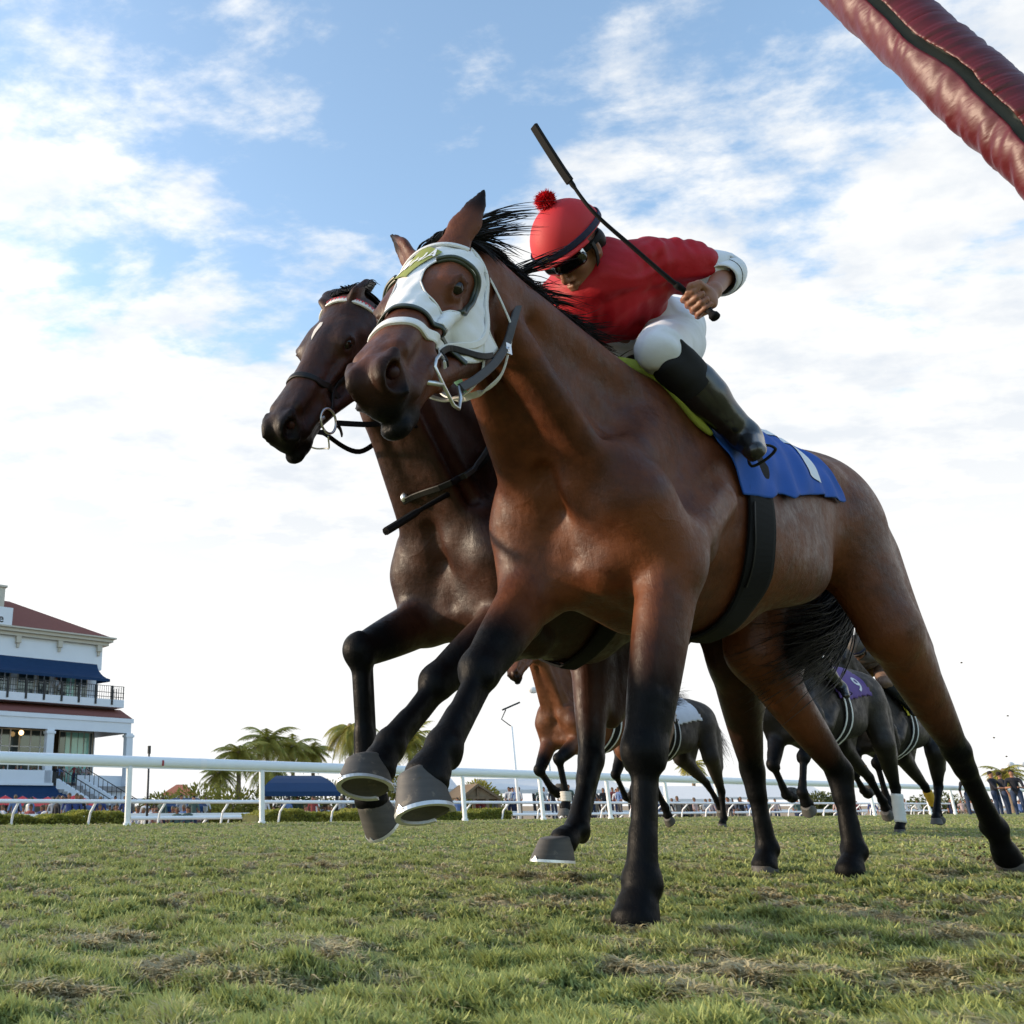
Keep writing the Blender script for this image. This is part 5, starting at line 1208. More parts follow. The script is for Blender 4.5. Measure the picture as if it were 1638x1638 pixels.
palm_at(428, 1183, 66, 2.9, 'tallest palm of the clump behind the blue marquee', 1); palm_at(468, 1195, 70, 2.6, 'yellowish palm just right of the tallest one', 2); palm_at(500, 1199, 72, 2.4, 'palm at the right end of the clump above the marquee', 3)
palm_at(382, 1204, 62, 2.5, 'palm at the left end of the clump, partly behind the rail', 4); palm_at(560, 1165, 60, 2.8, 'tall palm right behind the raised forelegs of the dark bay', 5, droop=1.4); palm_at(655, 1180, 64, 2.9, 'palm between the forelegs of the two leading horses', 6)
palm_at(430, 1232, 56, 2.2, 'short palm with hanging fronds below the white rail', 7, droop=1.8); palm_at(350, 1238, 60, 1.8, 'small yellow palm left of the clump', 8); palm_at(1606, 1236, 70, 1.9, 'lone small palm at the far right beside the standing men', 9); palm_at(1105, 1224, 80, 1.8, 'small palm between the legs of the far grey brown horse', 10)
def P3(px, py, Y, z=-1.02): q = at(px, py, Y); return Vector((q.x, q.y, z))
for (x0, x1, off, top, lab) in ((-3.0, 4.6, 8.6, .10, 'clipped green hedge left of the gap, behind the gooseneck rail'), (8.6, 19.5, 8.6, .12, 'clipped green hedge right of the gap, behind the gooseneck rail')):
    g = empty('hedge', FP + NR * off + Vector((0, 0, -1.02))); tag(g, lab, 'hedge'); rgh = np.random.default_rng(int(x0 * 3 + 30)); n = int((x1 - x0) * 4200); s = x0 + rgh.random(n) * (x1 - x0); face = rgh.random(n); w = np.where(face < .5, -.45 + .10 * rgh.random(n), (rgh.random(n) - .5) * .9); H_ = top + 1.02 + .06 * np.sin(s * 2.1) + .03 * np.sin(s * 7.7)
    z = np.where(face < .5, rgh.random(n) * H_, H_ - .10 * rgh.random(n)); Pp = np.outer(s, np.array(TR)) + np.outer(w, np.array(NR)); Pp[:, 2] = z; V, Q = leaves(Pp, .07, 3); mesh_np('foliage', V, Q, M_HEDGE, g, smooth=False)
    b = MB(); b.beam(TR * x0 + Vector((0, 0, (top + .95) / 2)), TR * x1 + Vector((0, 0, (top + .95) / 2)), .72, top + .92); b.build('branches', M_DKBUSH, g)
for (px, py, Y, w, h, m, lab) in ((320, 1262, 58, 3.2, 1.9, M_BUSH, 'yellow green bush left of the palms'), (372, 1268, 54, 3.4, 2.0, M_BUSH, 'broad yellow bush under the leftmost palms'), (455, 1262, 60, 4.5, 2.4, M_DKBUSH, 'dark green thicket behind the blue marquee'), (520, 1258, 62, 4.2, 2.3, M_BUSH, 'yellow green thicket behind the right half of the marquee'), (262, 1272, 70, 3.0, 1.4, M_BUSH, 'low bush in front of the red roofed house'), (640, 1240, 66, 2.6, 2.4, M_BUSH, 'bush below the palm between the forelegs'), (766, 1255, 60, 2.2, 1.6, M_BUSH, 'leafy tree behind the timber gable'), (1075, 1268, 80, 3.0, 1.2, M_DKBUSH, 'low dark bush behind the white tent'), (1310, 1270, 90, 2.6, 1.4, M_DKBUSH, 'small dark bush far behind the dark horse'), (1500, 1272, 90, 4.5, 1.5, M_DKBUSH, 'dark shrubbery at the far right behind the rail')):
    q = at(px, py, Y); bush((q.x, q.y, -1.02), [(0, 0, q.z + 1.02 - h * .4, w * .6, w * .5, h * .6), (w * .4, .2, q.z + 1.02 - h * .7, w * .4, w * .4, h * .5), (-w * .45, 0, q.z + 1.02 - h * .75, w * .4, w * .4, h * .5), (0, 0, .7, w * .8, w * .5, .9)], 2600, .26, m, lab, trunk=q.z + .4, seed=int(px))
# ---------------------------------------------------------------- grandstand
M_WALL = nmat('white_wall', (.68, .73, .80), .8, .2, .06, .8, .1, 10, .02); M_STONE = nmat('cream_stone', (.50, .48, .42), .8, .2, .08, 2, .1, 10); M_ROOF = nmat('red_tile', (.20, .075, .060), .85, .2, .18, 4, .5, 12, .05); M_AWN = nmat('navy_canvas', (.012, .040, .105), .8, .2, .15, 2, .1, 20)
M_WOODG = nmat('weathered_wood', (.16, .12, .08), .85, .2, .25, 6, .3, 20); M_GLASS = mat('dark_glass', (.03, .045, .05), .08, .8); M_GLASSG = mat('green_glass', (.22, .50, .44), .1, .8); M_RAILB = nmat('black_iron', (.012, .013, .016), .5); M_CONC = nmat('concrete_step', (.30, .30, .31), .9, .2, .12, 3, .2, 20)  # two pane colours: near black and a paler blue green
CN = P3(150, 1300, 85, 0)                                        # right corner of the upper block
gs = empty('grandstand', (CN.x, CN.y, -1.02)); tag(gs, 'white grandstand with red tiled roofs, navy awnings and balconies at the left', 'building')
def fs(px, py, dn=0.0):
    """pixel -> (along the facade, height) on the plane dn metres in front of the facade"""
    o = CN - NR * dn; r = ray(px, py); k = r[0] / r[1]; s = (k * o.y - o.x) / (TR.x - k * TR.y); Yw = o.y + TR.y * s; return s, CAMZ + r[2] / r[1] * Yw + 1.02
RT = Matrix((TR, NR, Vector((0, 0, 1)))).transposed()
def blk(b, s0, s1, n0, n1, z0, z1): b.box(TR * (s0 + s1) / 2 + NR * (n0 + n1) / 2 + Vector((0, 0, (z0 + z1) / 2)), (s1 - s0, n1 - n0, z1 - z0), RT)
def part(name, m, parent, *boxes, smooth=False):
    b = MB()
    for q in boxes: blk(b, *q)
    return b.build(name, m, parent)
LFT = -46.0
ztop = fs(150, 1032)[1]; zcor = fs(158, 1017, 1.0)[1]; zbf = fs(150, 1122)[1]; zaw1 = fs(146, 1062)[1]; zaw0 = fs(150, 1084, 2.2)[1]
part('wall', M_WALL, gs, (LFT, 0, .0, 12, zbf + 3.0, ztop), (LFT, 0, .6, 12, 0, zbf + 3.0))
co_ = part('cornice', M_STONE, gs, (LFT, .45, -.45, 12.4, ztop, ztop + .32), (LFT, .75, -.75, 12.7, ztop + .32, ztop + .62), (LFT, 1.0, -1.0, 13, ztop + .62, zcor))
for i in range(6): s = -.35 - i * 4.1; part('bracket', M_STONE, co_, (s - .35, s + .10, -.40, .02, ztop - .62, ztop), (s - .22, s, -.25, .02, ztop - 1.0, ztop - .62))
b = MB(); e = Vector((0, 0, 1)); z0 = zcor + .02; zr = fs(10, 958)[1]; c = [TR * LFT - NR * .7, TR * .6 - NR * .7, TR * .6 + NR * 12.6, TR * LFT + NR * 12.6]; rd = [TR * LFT + NR * 6, TR * -7.5 + NR * 6]
b.add([q + e * z0 for q in c] + [q + e * (zr + 1.2) for q in rd], [(0, 1, 5, 4), (1, 2, 5), (2, 3, 4, 5), (0, 4, 3)]); b.build('roof', M_ROOF, gs)
s1, zz = fs(18, 1000, .8); part('sign_panel', M_WALL, gs, (LFT, s1, -.95, -.75, zcor, zcor + 1.6)); s1, zc1 = fs(9, 940, -3); part('chimney', M_STONE, gs, (s1 - 6, s1, 3, 5, zcor, zc1), (s1 - 6.2, s1 + .15, 2.85, 5.15, zc1, zc1 + .2))
gvx, gfx = glyph_mesh('e', 1.1, 0, .4); s_, z_ = fs(2, 989, 1); V = [TR * (s_ + x) - NR * .965 + e * (z_ + y) for x, y in gvx]; mesh_np('sign_letter', V, gfx, M_RAILB, gs, smooth=False)
def awning(name, s0, s1, nb, nf, zt, zb, drop=.25, k=6):
    b = MB(); V = []; 
    for i in range(k + 1):
        t = i / k; n = nb + (nf - nb) * (t ** 1.5); z = zt + (zb - zt) * (1 - (1 - t) ** 1.35)
        V += [TR * s0 + NR * n + e * z, TR * (s1 + .35 * t * t) + NR * n + e * z]
    V += [TR * s0 + NR * nf + e * (zb - drop), TR * (s1 + .35) + NR * nf + e * (zb - drop)]; V += [TR * s0 + NR * nb + e * (zb - drop), TR * s1 + NR * nb + e * (zb - drop)]
    F_ = [(2 * i, 2 * i + 1, 2 * i + 3, 2 * i + 2) for i in range(k + 1)]; F_ += [tuple([1] + [2 * i + 1 for i in range(1, k + 2)] + [2 * k + 5]), tuple([2 * i for i in range(k + 1, -1, -1)] + [2 * k + 4])][0:2]
    b.add(V, F_); return b.build(name, M_AWN, gs)
awning('awning', LFT, -.5, -.02, -2.2, zaw1, zaw0)
# balcony
part('balcony', M_WALL, gs, (LFT, 1.0, -3.0, .6, zbf - .75, zbf - .05)); rb = empty('tmp', (0, 0, 0)); bpy.data.objects.remove(rb)
b = MB(); zb = zbf
for zz in (zb + .15, zb + .55, zb + 1.15): blk(b, LFT, 1.0, -2.96, -2.92, zz, zz + .05)
for s in np.arange(LFT, 1.01, .22): blk(b, s, s + .035, -2.96, -2.93, zb - .05, zb + 1.15)
for s in np.arange(-40.6, 1.05, 1.68): blk(b, s - .1, s + .1, -3.05, -2.9, zb - .55, zb + 1.2)
for n_ in np.arange(-2.9, .1, .5): blk(b, .95, 1.0, n_, n_ + .035, zb, zb + 1.15)
b.build('balcony_railing', M_RAILB, gs)
for (x0, x1) in ((-3, 13), (28, 52), (60, 77), (88, 104), (105, 118), (120, 137)):
    s0 = fs(x0, 1100, -.6)[0]; s1 = fs(x1, 1100, -.6)[0]
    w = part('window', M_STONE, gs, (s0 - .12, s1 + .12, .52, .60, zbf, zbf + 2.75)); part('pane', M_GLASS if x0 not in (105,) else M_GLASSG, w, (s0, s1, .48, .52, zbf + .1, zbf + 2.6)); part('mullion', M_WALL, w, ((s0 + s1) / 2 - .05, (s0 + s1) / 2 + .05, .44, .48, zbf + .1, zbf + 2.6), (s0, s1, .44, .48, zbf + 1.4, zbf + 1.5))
# lower gallery
DN = 5.0; sR, zR = fs(212, 1150, DN); zcap = fs(206, 1152, DN)[1]; ztr = fs(205, 1228, DN)[1]
b = MB(); V = [TR * LFT - NR * 1.2 + e * (zbf - .76), TR * 1.6 - NR * 1.2 + e * (zbf - .76), TR * sR - NR * DN + e * (zcap + .15), TR * LFT - NR * DN + e * (zcap + .15), TR * sR + NR * 4 + e * (zcap + .15), TR * 1.6 + NR * 4 + e * (zbf - .76)]
b.add(V, [(0, 1, 2, 3), (1, 5, 4, 2)]); b.build('gallery_roof', M_ROOF, gs)
part('gallery_beam', M_WALL, gs, (LFT, sR + .1, -DN - .1, -DN + .35, zcap - .25, zcap + .12), (LFT, sR - .1, -DN, -DN + .25, zcap - 1.15, zcap - .25), (sR - .35, sR - .1, -DN + .25, 4, zcap - 1.15, zcap - .25))
part('gallery_ceiling', M_STONE, gs, (LFT, sR - .4, -DN + .3, 4, zcap - .35, zcap - .28))
for px in (207, 80, -20, -130): s = fs(px, 1190, DN)[0]; part('column', M_WALL, gs, (s - .32, s + .32, -DN - .05, -DN + .55, ztr - 1.6, zcap - 1.15), (s - .42, s + .42, -DN - .12, -DN + .62, zcap - 1.5, zcap - 1.30))
zfl = ztr - 1.6
part('terrace', M_CONC, gs, (LFT, sR, -DN + .2, 4, zfl - .4, zfl)); sS = fs(84, 1230, DN)[0]; sT = fs(150, 1230, DN)[0]
zpb = fs(60, 1254, DN)[1]; part('parapet', M_WALL, gs, (LFT, sS, -DN - .05, -DN + .2, zpb, zfl + 1.2), (LFT, sS + .1, -DN - .12, -DN + .26, zpb - .12, zpb + .1), (sT - 1.2, sR + .4, -DN + .6, -DN + .9, 0, zfl + .9), (sR - .2, sR + 1.4, -DN - .3, -DN + .6, zfl - 1.3, zfl - 1.0))
part('terrace_wall', M_WOODG, gs, (LFT, -.2, .45, .59, zfl, zcap - .4), (-3.6, -1.2, -.9, .4, zfl, zcap - .4))
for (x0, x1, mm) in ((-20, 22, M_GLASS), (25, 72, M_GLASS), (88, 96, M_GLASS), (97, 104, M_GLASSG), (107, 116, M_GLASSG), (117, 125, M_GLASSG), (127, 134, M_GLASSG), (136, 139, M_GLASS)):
    s0 = fs(x0, 1190, 0)[0]; s1 = fs(x1, 1190, 0)[0]; w = part('window', M_STONE, gs, (s0 - .08, s1 + .08, -.98, -.92, zfl + .3, zcap - .9)); part('pane', mm, w, (s0, s1, -1.02, -.98, zfl + .4, zcap - 1.0))
    if x1 - x0 > 12: part('mullion', M_WALL, w, *[(s - .05, s + .05, -1.06, -1.02, zfl + .4, zcap - 1.0) for s in np.linspace(s0, s1, 4)[1:3]], (s0, s1, -1.06, -1.02, (zfl + zcap) / 2 + .4, (zfl + zcap) / 2 + .5))
b = MB(); b.ball(TR * fs(34, 1172, 2)[0] - NR * 2 + e * fs(34, 1172, 2)[1], .22, 8); lm = b.build('lamp', mat('warm_lamp', (.9, .6, .3), .5), gs, smooth=True)
l_ = MATS['warm_lamp'].node_tree.nodes['Principled BSDF']; l_.inputs['Emission Color'].default_value = (1, .62, .25, 1); l_.inputs['Emission Strength'].default_value = 3.0
awning('ground_awning', LFT, fs(118, 1260, DN + 2)[0], -DN + .1, -DN - 2.2, zpb - .12, fs(60, 1279, DN + 2)[1], .2)
# stair down to the apron
sA = fs(92, 1252, DN)[0]; sB = fs(122, 1250, DN)[0]; k_ = 16; b = MB(); 
for i in range(k_):
    t = i / k_; ds = 3.6 * t; z = zfl * (1 - t) - .3; blk(b, sA + ds, sB + ds + .8, -DN - 3.2 * t - .5, -DN - 3.2 * t + .3, max(0, z - .45), z)
st_ = b.build('stair', M_CONC, gs)
for (so, wv) in ((sA, 0), (sB + .8, 0)):
    b = MB(); V = []
    for t in (0, 1):
        for zz in (-.9, .55):
            for dd in (-.12, .12): V.append(TR * (so + 3.9 * t + dd) - NR * (DN + 3.5 * t) + e * max(0, zfl * (1 - t) + zz * (1 if t == 0 else .9)))
    b.add(V, [(0, 1, 3, 2), (4, 6, 7, 5), (0, 4, 5, 1), (2, 3, 7, 6), (0, 2, 6, 4), (1, 5, 7, 3)]); b.build('stair_wall', M_WALL, st_)
    b = MB(); 
    for t in np.linspace(0, 1, 14): q = TR * (so + 3.9 * t) - NR * (DN + 3.5 * t) + e * (zfl * (1 - t) + .5); b.beam(q, q + e * .95, .05, .05, up=(1, 0, 0))
    b.beam(TR * so - NR * DN + e * (zfl + 1.45), TR * (so + 3.9) - NR * (DN + 3.5) + e * 1.45, .07, .07); b.build('handrail', M_RAILB, st_)
b = MB(); blk(b, sS, sA, -DN + .02, -DN + .07, zfl + .05, zfl + 1.1); b.build('landing_railing', M_RAILB, gs)
for (a_, c_) in ((fs(165, 1255, 7)[0], fs(252, 1270, 7)[0]),): 
    b = MB(); b.add([TR * a_ - NR * 5 + e * (zfl - 1.4), TR * c_ - NR * 5 + e * (zfl - 3.4), TR * c_ - NR * 10 + e * (zfl - 4.3), TR * a_ - NR * 10 + e * (zfl - 3.4), TR * a_ - NR * 5 + e * (zfl - 3.4), TR * c_ - NR * 5 + e * (zfl - 4.3)], [(0, 1, 2, 3), (0, 3, 4), (1, 5, 2), (3, 2, 5, 4)]); b.build('side_awning', M_AWN, gs)
# ---------------------------------------------------------------- marquees, sheds and tents
def tent(px0, px1, ytop, yeave, Y, depth, m, label, cat='marquee', legs=4, curved=True, name='marquee'):
    a, c_ = at(px0, yeave, Y), at(px1, yeave, Y); zt = at(px0, ytop, Y).z; o = empty(name, (a.x, a.y, -1.02)); tag(o, label, cat); w = c_.x - a.x; ze = a.z + 1.02; zt += 1.02; V = []; n = 9
    for i in range(n):
        t = i / (n - 1); z = ze + (zt - ze) * (math.sin(math.pi * t) ** (.7 if curved else 1) if curved else 1 - abs(2 * t - 1)); ins = (zt - ze) * 1.0 if curved else 0; q = math.sin(math.pi * t)
        V += [(ins * q, depth * t, z), (w - ins * q, depth * t, z)]
    V += [(0, 0, ze - .25), (w, 0, ze - .25)]; b = MB(); F_ = [(2 * i, 2 * i + 1, 2 * i + 3, 2 * i + 2) for i in range(n - 1)] + [(0, 2 * n, 2 * n + 1, 1), tuple(2 * i for i in range(n)), tuple(2 * i + 1 for i in range(n - 1, -1, -1))]
    b.add(V, F_); b.build('canopy', m, o, smooth=False)
    for i in range(legs): x = .2 + (w - .4) * i / (legs - 1); b = MB(); b.beam((x, .1, 0), (x, .1, ze - .1), .16, .16, up=(1, 0, 0)); b.build('leg', M_RAILB, o)
    return o
M_WTENT = nmat('white_tent', (.66, .66, .66), .8, .2, .05, 2); M_REDU = nmat('red_parasol', (.55, .03, .04), .7)
tent(418, 545, 1238, 1266, 50, 6, M_AWN, 'long navy marquee with curved ends below the palm clump'); tent(258, 325, 1276, 1290, 46, 5, M_AWN, 'small navy marquee over the seated crowd at the left'); tent(545, 600, 1247, 1262, 56, 5, M_AWN, 'navy canopy behind the raised hooves')
tent(788, 1010, 1243, 1263, 62, 8, M_WTENT, 'long white canopy roof with crowd beneath it', curved=False, legs=8); tent(1068, 1170, 1256, 1278, 58, 5, M_WTENT, 'white tent behind the legs of the far horses', curved=False); tent(600, 735, 1240, 1262, 66, 6, M_WTENT, 'white tent behind the hooves of the leading horse', curved=False); tent(1150, 1330, 1250, 1275, 95, 8, M_WTENT, 'farthest white tent right of the outriders', curved=False)
o = empty('pavilion', P3(738, 1300, 52)); tag(o, 'timber gable roofed pavilion between two white tents', 'pavilion'); w = at(805, 1290, 52).x - at(738, 1290, 52).x; zt = at(766, 1253, 52).z + 1.02; ze = at(766, 1276, 52).z + 1.02
b = MB(); b.add([(0, 0, ze), (w, 0, ze), (w * .45, 0, zt), (0, 5, ze), (w, 5, ze), (w * .45, 5, zt)], [(0, 2, 5, 3), (2, 1, 4, 5)]); r_ = b.build('roof', M_WOODG, o); md = r_.modifiers.new('s', 'SOLIDIFY'); md.thickness = .14
b = MB(); b.add([(.2, .3, ze), (w - .2, .3, ze), (w * .45, .3, zt - .15)], [(0, 1, 2)]); b.build('gable', nmat('gable_board', (.24, .19, .13), .9), o)
for x in (.15, w / 3, w * .66, w - .15): b = MB(); b.beam((x, .2, 0), (x, .2, ze), .16, .16, up=(1, 0, 0)); b.build('leg', M_WOODG, o)
b = MB(); b.beam((w * .45, .22, ze), (w * .45, .22, zt - .1), .12, .12, up=(1, 0, 0)); b.beam((0, .22, ze), (w, .22, ze), .14, .14); b.build('truss', M_WOODG, o)
o = empty('house', P3(255, 1300, 110)); tag(o, 'small far house with a hipped red roof', 'house'); w = at(312, 1290, 110).x - at(252, 1290, 110).x; ze = at(280, 1272, 110).z + 1.02; zt = at(280, 1254, 110).z + 1.02
b = MB(); b.box((w / 2, 3, ze / 2), (w * .9, 5.4, ze)); b.build('wall', M_WALL, o); b = MB(); b.add([(0, 0, ze), (w, 0, ze), (w, 6, ze), (0, 6, ze), (w * .38, 3, zt), (w * .60, 3, zt)], [(0, 1, 5, 4), (1, 2, 5), (2, 3, 4, 5), (3, 0, 4)]); b.build('roof', nmat('orange_tile', (.34, .12, .07), .85), o)
for i, (px, py, Y) in enumerate(((8, 1283, 50), (36, 1284, 50), (52, 1285, 51), (76, 1285, 50), (98, 1284, 50), (118, 1283, 49), (128, 1284, 49))):
    q = at(px, py - 3, Y); o = empty('parasol', (q.x, q.y, -1.02)); labs = ['red parasol at the left frame edge', 'red parasol second from the left', 'red parasol third from the left', 'red parasol in the middle of the row', 'red parasol just left of the rail bend', 'red parasol second from the right end', 'red parasol ending the row by the stair']; tag(o, labs[i], 'parasol', 'red parasols over the seated crowd')
    h = q.z + 1.02; b = MB(); n = 8; b.add([(0, 0, h + .25)] + [(1.1 * math.cos(2 * math.pi * k / n), 1.1 * math.sin(2 * math.pi * k / n), h - .25) for k in range(n)], [(0, 1 + k, 1 + (k + 1) % n) for k in range(n)]); b.build('canopy', M_REDU, o); b = MB(); b.tube([(0, 0, 0), (0, 0, h + .25)], .03, 6); b.build('pole', M_POST, o)
def lamp_post(px, pyt, Y, label, kind, lean=0.0):
    q = at(px, pyt, Y); o = empty('lamp_post', (q.x, q.y, -1.02)); tag(o, label, 'lamp post'); h = q.z + 1.02; b = MB(); rk = Y / 60 if kind == 0 else 1; b.tube([(lean, 0, 0), (0, 0, h)], [.09 * rk, .06 * rk], 8); b.build('pole', M_POST if kind else M_RAILB, o, smooth=True)
    if kind == 1:
        b = MB(); b.tube([(0, 0, h), (-.45, 0, h + .35), (-.2, 0, h + .8)], .03, 5); b.beam((-.35, 0, h + .8), (.5, 0, h + 1.15), .25, .08); b.build('lamp_head', M_RAILB, o)
    elif kind == 2:
        for s in (-1, 1): b = MB(); b.beam((0, 0, h), (s * .45, 0, h), .04, .04); b.ball((s * .55, 0, h), (.32, .2, .22), 6); b.build('lamp_head', M_WTENT, o)
    else: b = MB(); b.tube([(0, 0, h - .25), (0, 0, h)], .06, 6); b.build('cap', M_RAILB, o)
lamp_post(818, 1162, 44, 'tall pale lamp post with a hooked head behind the white rail', 1); lamp_post(239, 1193, 30, 'thin dark pole right of the grandstand', 0); lamp_post(1627, 1223, 75, 'twin headed lamp post at the far right', 2); lamp_post(866, 1104, 60, 'floodlight pole with twin lamps left of the brown horse', 2)
# ---------------------------------------------------------------- spectators
def person_fn(nt, b):
    a = N(nt, 'ShaderNodeAttribute'); a.attribute_name = 'region'; oi = N(nt, 'ShaderNodeObjectInfo'); r = N(nt, 'ShaderNodeValToRGB'); r.color_ramp.interpolation = 'CONSTANT'
    cols = [(.55, .55, .58), (.03, .05, .16), (.02, .02, .025), (.22, .05, .05), (.10, .16, .32), (.62, .62, .60), (.14, .13, .12), (.38, .30, .30), (.07, .11, .10), (.30, .32, .36)]; el = r.color_ramp.elements
    while len(el) < len(cols): el.new(.5)
    for i, c in enumerate(cols): el[i].position = i / len(cols); el[i].color = (*c, 1)
    Lk(nt, oi.outputs['Random'], r.inputs[0]); r2 = N(nt, 'ShaderNodeMath', operation='FRACT'); m3 = M(nt, 'MULTIPLY', oi.outputs['Random'], 7.31); Lk(nt, m3, r2.inputs[0])
    pants = MIX(nt, MR(nt, r2.outputs[0], .4, .6, 0, 1), (.02, .03, .07), (.16, .14, .11)); skin = MIX(nt, r2.outputs[0], (.34, .17, .11), (.14, .065, .04)); hair = MIX(nt, r2.outputs[0], (.015, .011, .01), (.16, .12, .08))
    f = a.outputs['Fac']; col = MIX(nt, MR(nt, f, .45, .55, 0, 1, False), pants, r.outputs[0]); col = MIX(nt, MR(nt, f, 1.45, 1.55, 0, 1, False), col, skin); col = MIX(nt, MR(nt, f, 2.45, 2.55, 0, 1, False), col, hair); Lk(nt, col, b.inputs['Base Color'])
M_CROWD = mat('spectator', rough=.8, spec=.2, fn=person_fn)
def spectator_mesh(kind):
    hd = 1.62; dz = 0; o = []
    if kind == 'sit': dz = -.42
    z = lambda v: v + dz
    o += [E((0, 0, z(hd)), (.082, .072, .11), .02, col=2), E((-.015, 0, z(hd + .035)), (.090, .080, .095), .01, col=3), C((0, 0, z(1.50)), (0, 0, z(1.40)), .05, .06, .02, col=2), C((0, -.12, z(1.38)), (0, .12, z(1.38)), .085, .085, .05, col=1), C((0, 0, z(1.35)), (0, 0, z(.98)), .125, .13, .05, ((1, 0, 0), .8), col=1)]
    for s in (1, -1):
        if kind == 'lean': el_, hn_ = (.22, s * .26, z(1.10)), (.42, s * .10, z(1.12))
        elif kind == 'sit': el_, hn_ = (.12, s * .25, z(1.08)), (.32, s * .12, z(1.05))
        else: el_, hn_ = (.02, s * .27, z(1.10)), (.10, s * .25, z(.84))
        o += [C((0, s * .19, z(1.38)), el_, .055, .042, .03, col=1), C(el_, hn_, .038, .030, .02, col=2)]
        if kind == 'sit': o += [C((0, s * .09, z(.95)), (.42, s * .11, z(.95)), .085, .06, .04, col=0), C((.42, s * .11, z(.95)), (.40, s * .12, z(.50)), .055, .04, .03, col=0)]
        else: o += [C((0, s * .09, .95), (.02, s * .11, .52), .09, .062, .04, col=0), C((.02, s * .11, .52), (0, s * .12, .08), .058, .045, .03, col=0), C((0, s * .12, .04), (.16, s * .13, .03), .045, .035, .02, col=3)]
    V, Q = surface(o, .022); V = smooth_np(V, Q, 1); reg = np.zeros(len(V)); best = np.full(len(V), 9.)
    for p in o:
        x, _ = pd(p, V); m = x < best; best[m] = x[m]; reg[m] = p.ca
    ob = mesh_np('spectator', V, Q, M_CROWD, attrs=dict(region=reg)); return ob
PROTO = {k: spectator_mesh(k) for k in ('stand', 'sit', 'lean')}; used = set()
def spectator(kind, loc_, rz, label, group):
    o = PROTO[kind]
    if kind in used: o = o.copy(); COL.objects.link(o)
    used.add(kind); o.location = loc_; o.rotation_euler = (0, 0, rz); s = .93 + .12 * rng.random(); o.scale = (s, s, s); return tag(o, label, 'spectator', group)
ORD = ('first', 'second', 'third', 'fourth', 'fifth', 'sixth', 'seventh', 'eighth')
G_ = 'crowd on the apron beyond the track'
for i in range(120):                                                     # under and beside the stand
    px = rng.uniform(-20, 330); Y = rng.uniform(38, 52); q = P3(px, 1300, Y); spectator('sit' if rng.random() < .75 else 'stand', (q.x, q.y, -1.02 - (.0 if rng.random() < .8 else .1)), -1.7 + rng.normal(0, .5), 'small distant spectator in the crowd on the apron before the stand', G_ + ' by the stand')
for i in range(70):
    px = rng.uniform(420, 740); Y = rng.uniform(42, 58); q = P3(px, 1300, Y); spectator('sit' if rng.random() < .6 else 'stand', (q.x, q.y, -1.02), -1.7 + rng.normal(0, .5), 'small distant spectator in the crowd behind the hedge and hooves', G_ + ' behind the hedge')
for i in range(70):
    px = rng.uniform(740, 1190); Y = rng.uniform(50, 64); q = P3(px, 1300, Y); spectator('stand', (q.x, q.y, -1.02 + (.6 if px > 800 and px < 1010 else 0)), -1.9 + rng.normal(0, .4), 'small distant spectator in the crowd before the white canopies', G_ + ' before the canopies')
for i in range(30):
    px = rng.uniform(1190, 1640); Y = rng.uniform(60, 80); q = P3(px, 1300, Y); spectator('stand', (q.x, q.y, -1.02), -1.9 + rng.normal(0, .4), 'small distant spectator at the far right behind the rail', G_ + ' at the right')
for px, kd, lab in ((88, 'stand', 'man in dark clothes standing on the upper balcony'), (94, 'sit', 'seated spectator in white on the upper balcony')):
    s, z = fs(px, 1118, 1.5); q = CN + TR * s - NR * 1.5; spectator(kd, (q.x, q.y, zbf - 1.02), -1.5, lab, None)
for i, px in enumerate((88, 94, 102, 118, 125, 131, 138)):
    s, z = fs(px, 1240, DN - .8); q = CN + TR * s - NR * (DN - .8); spectator('lean', (q.x, q.y, zfl - 1.02), -1.5 + rng.normal(0, .3), ORD[i] + ' spectator from the left leaning on the railing at the head of the stair', 'spectators at the head of the stair')
for i, px in enumerate((8, 28, 36, 52, 58, 66)):
    s, z = fs(px, 1225, DN - .5); q = CN + TR * s - NR * (DN - .8); spectator('sit', (q.x, q.y, zfl - 1.02 + .25), -1.5, ORD[i] + ' diner from the left seated behind the terrace parapet', 'diners on the terrace')
def darkman_fn(nt, b):
    a = N(nt, 'ShaderNodeAttribute'); a.attribute_name = 'region'; f = a.outputs['Fac']
    col = MIX(nt, MR(nt, f, .45, .55, 0, 1, False), (.03, .045, .09), (.016, .017, .024)); col = MIX(nt, MR(nt, f, 1.45, 1.55, 0, 1, False), col, (.30, .15, .10)); col = MIX(nt, MR(nt, f, 2.45, 2.55, 0, 1, False), col, (.02, .015, .012)); Lk(nt, col, b.inputs['Base Color'])
M_DARKMAN = mat('dark_clothes', rough=.8, spec=.2, fn=darkman_fn)
for px, Y, lab in ((1600, 35, 'man in dark clothes leaning on the rail at the far right, left one'), (1614, 35.6, 'person in jeans between the men at the far right rail'), (1634, 34, 'dark clothed person at the right frame edge by the rail'), (1558, 34, 'person in dark trousers at the rail between the hind legs')):
    q = P3(px, 1300, Y, -.25); o_ = spectator('stand' if px in (1614, 1558) else 'lean', (q.x, q.y, -.22), {1600: -1.2, 1614: -.4, 1634: -2.3, 1558: 1.0}[px], lab, None); o_.material_slots[0].link = 'OBJECT'; o_.material_slots[0].material = M_DARKMAN
b = P3(640, 1300, 16.5, -.9)
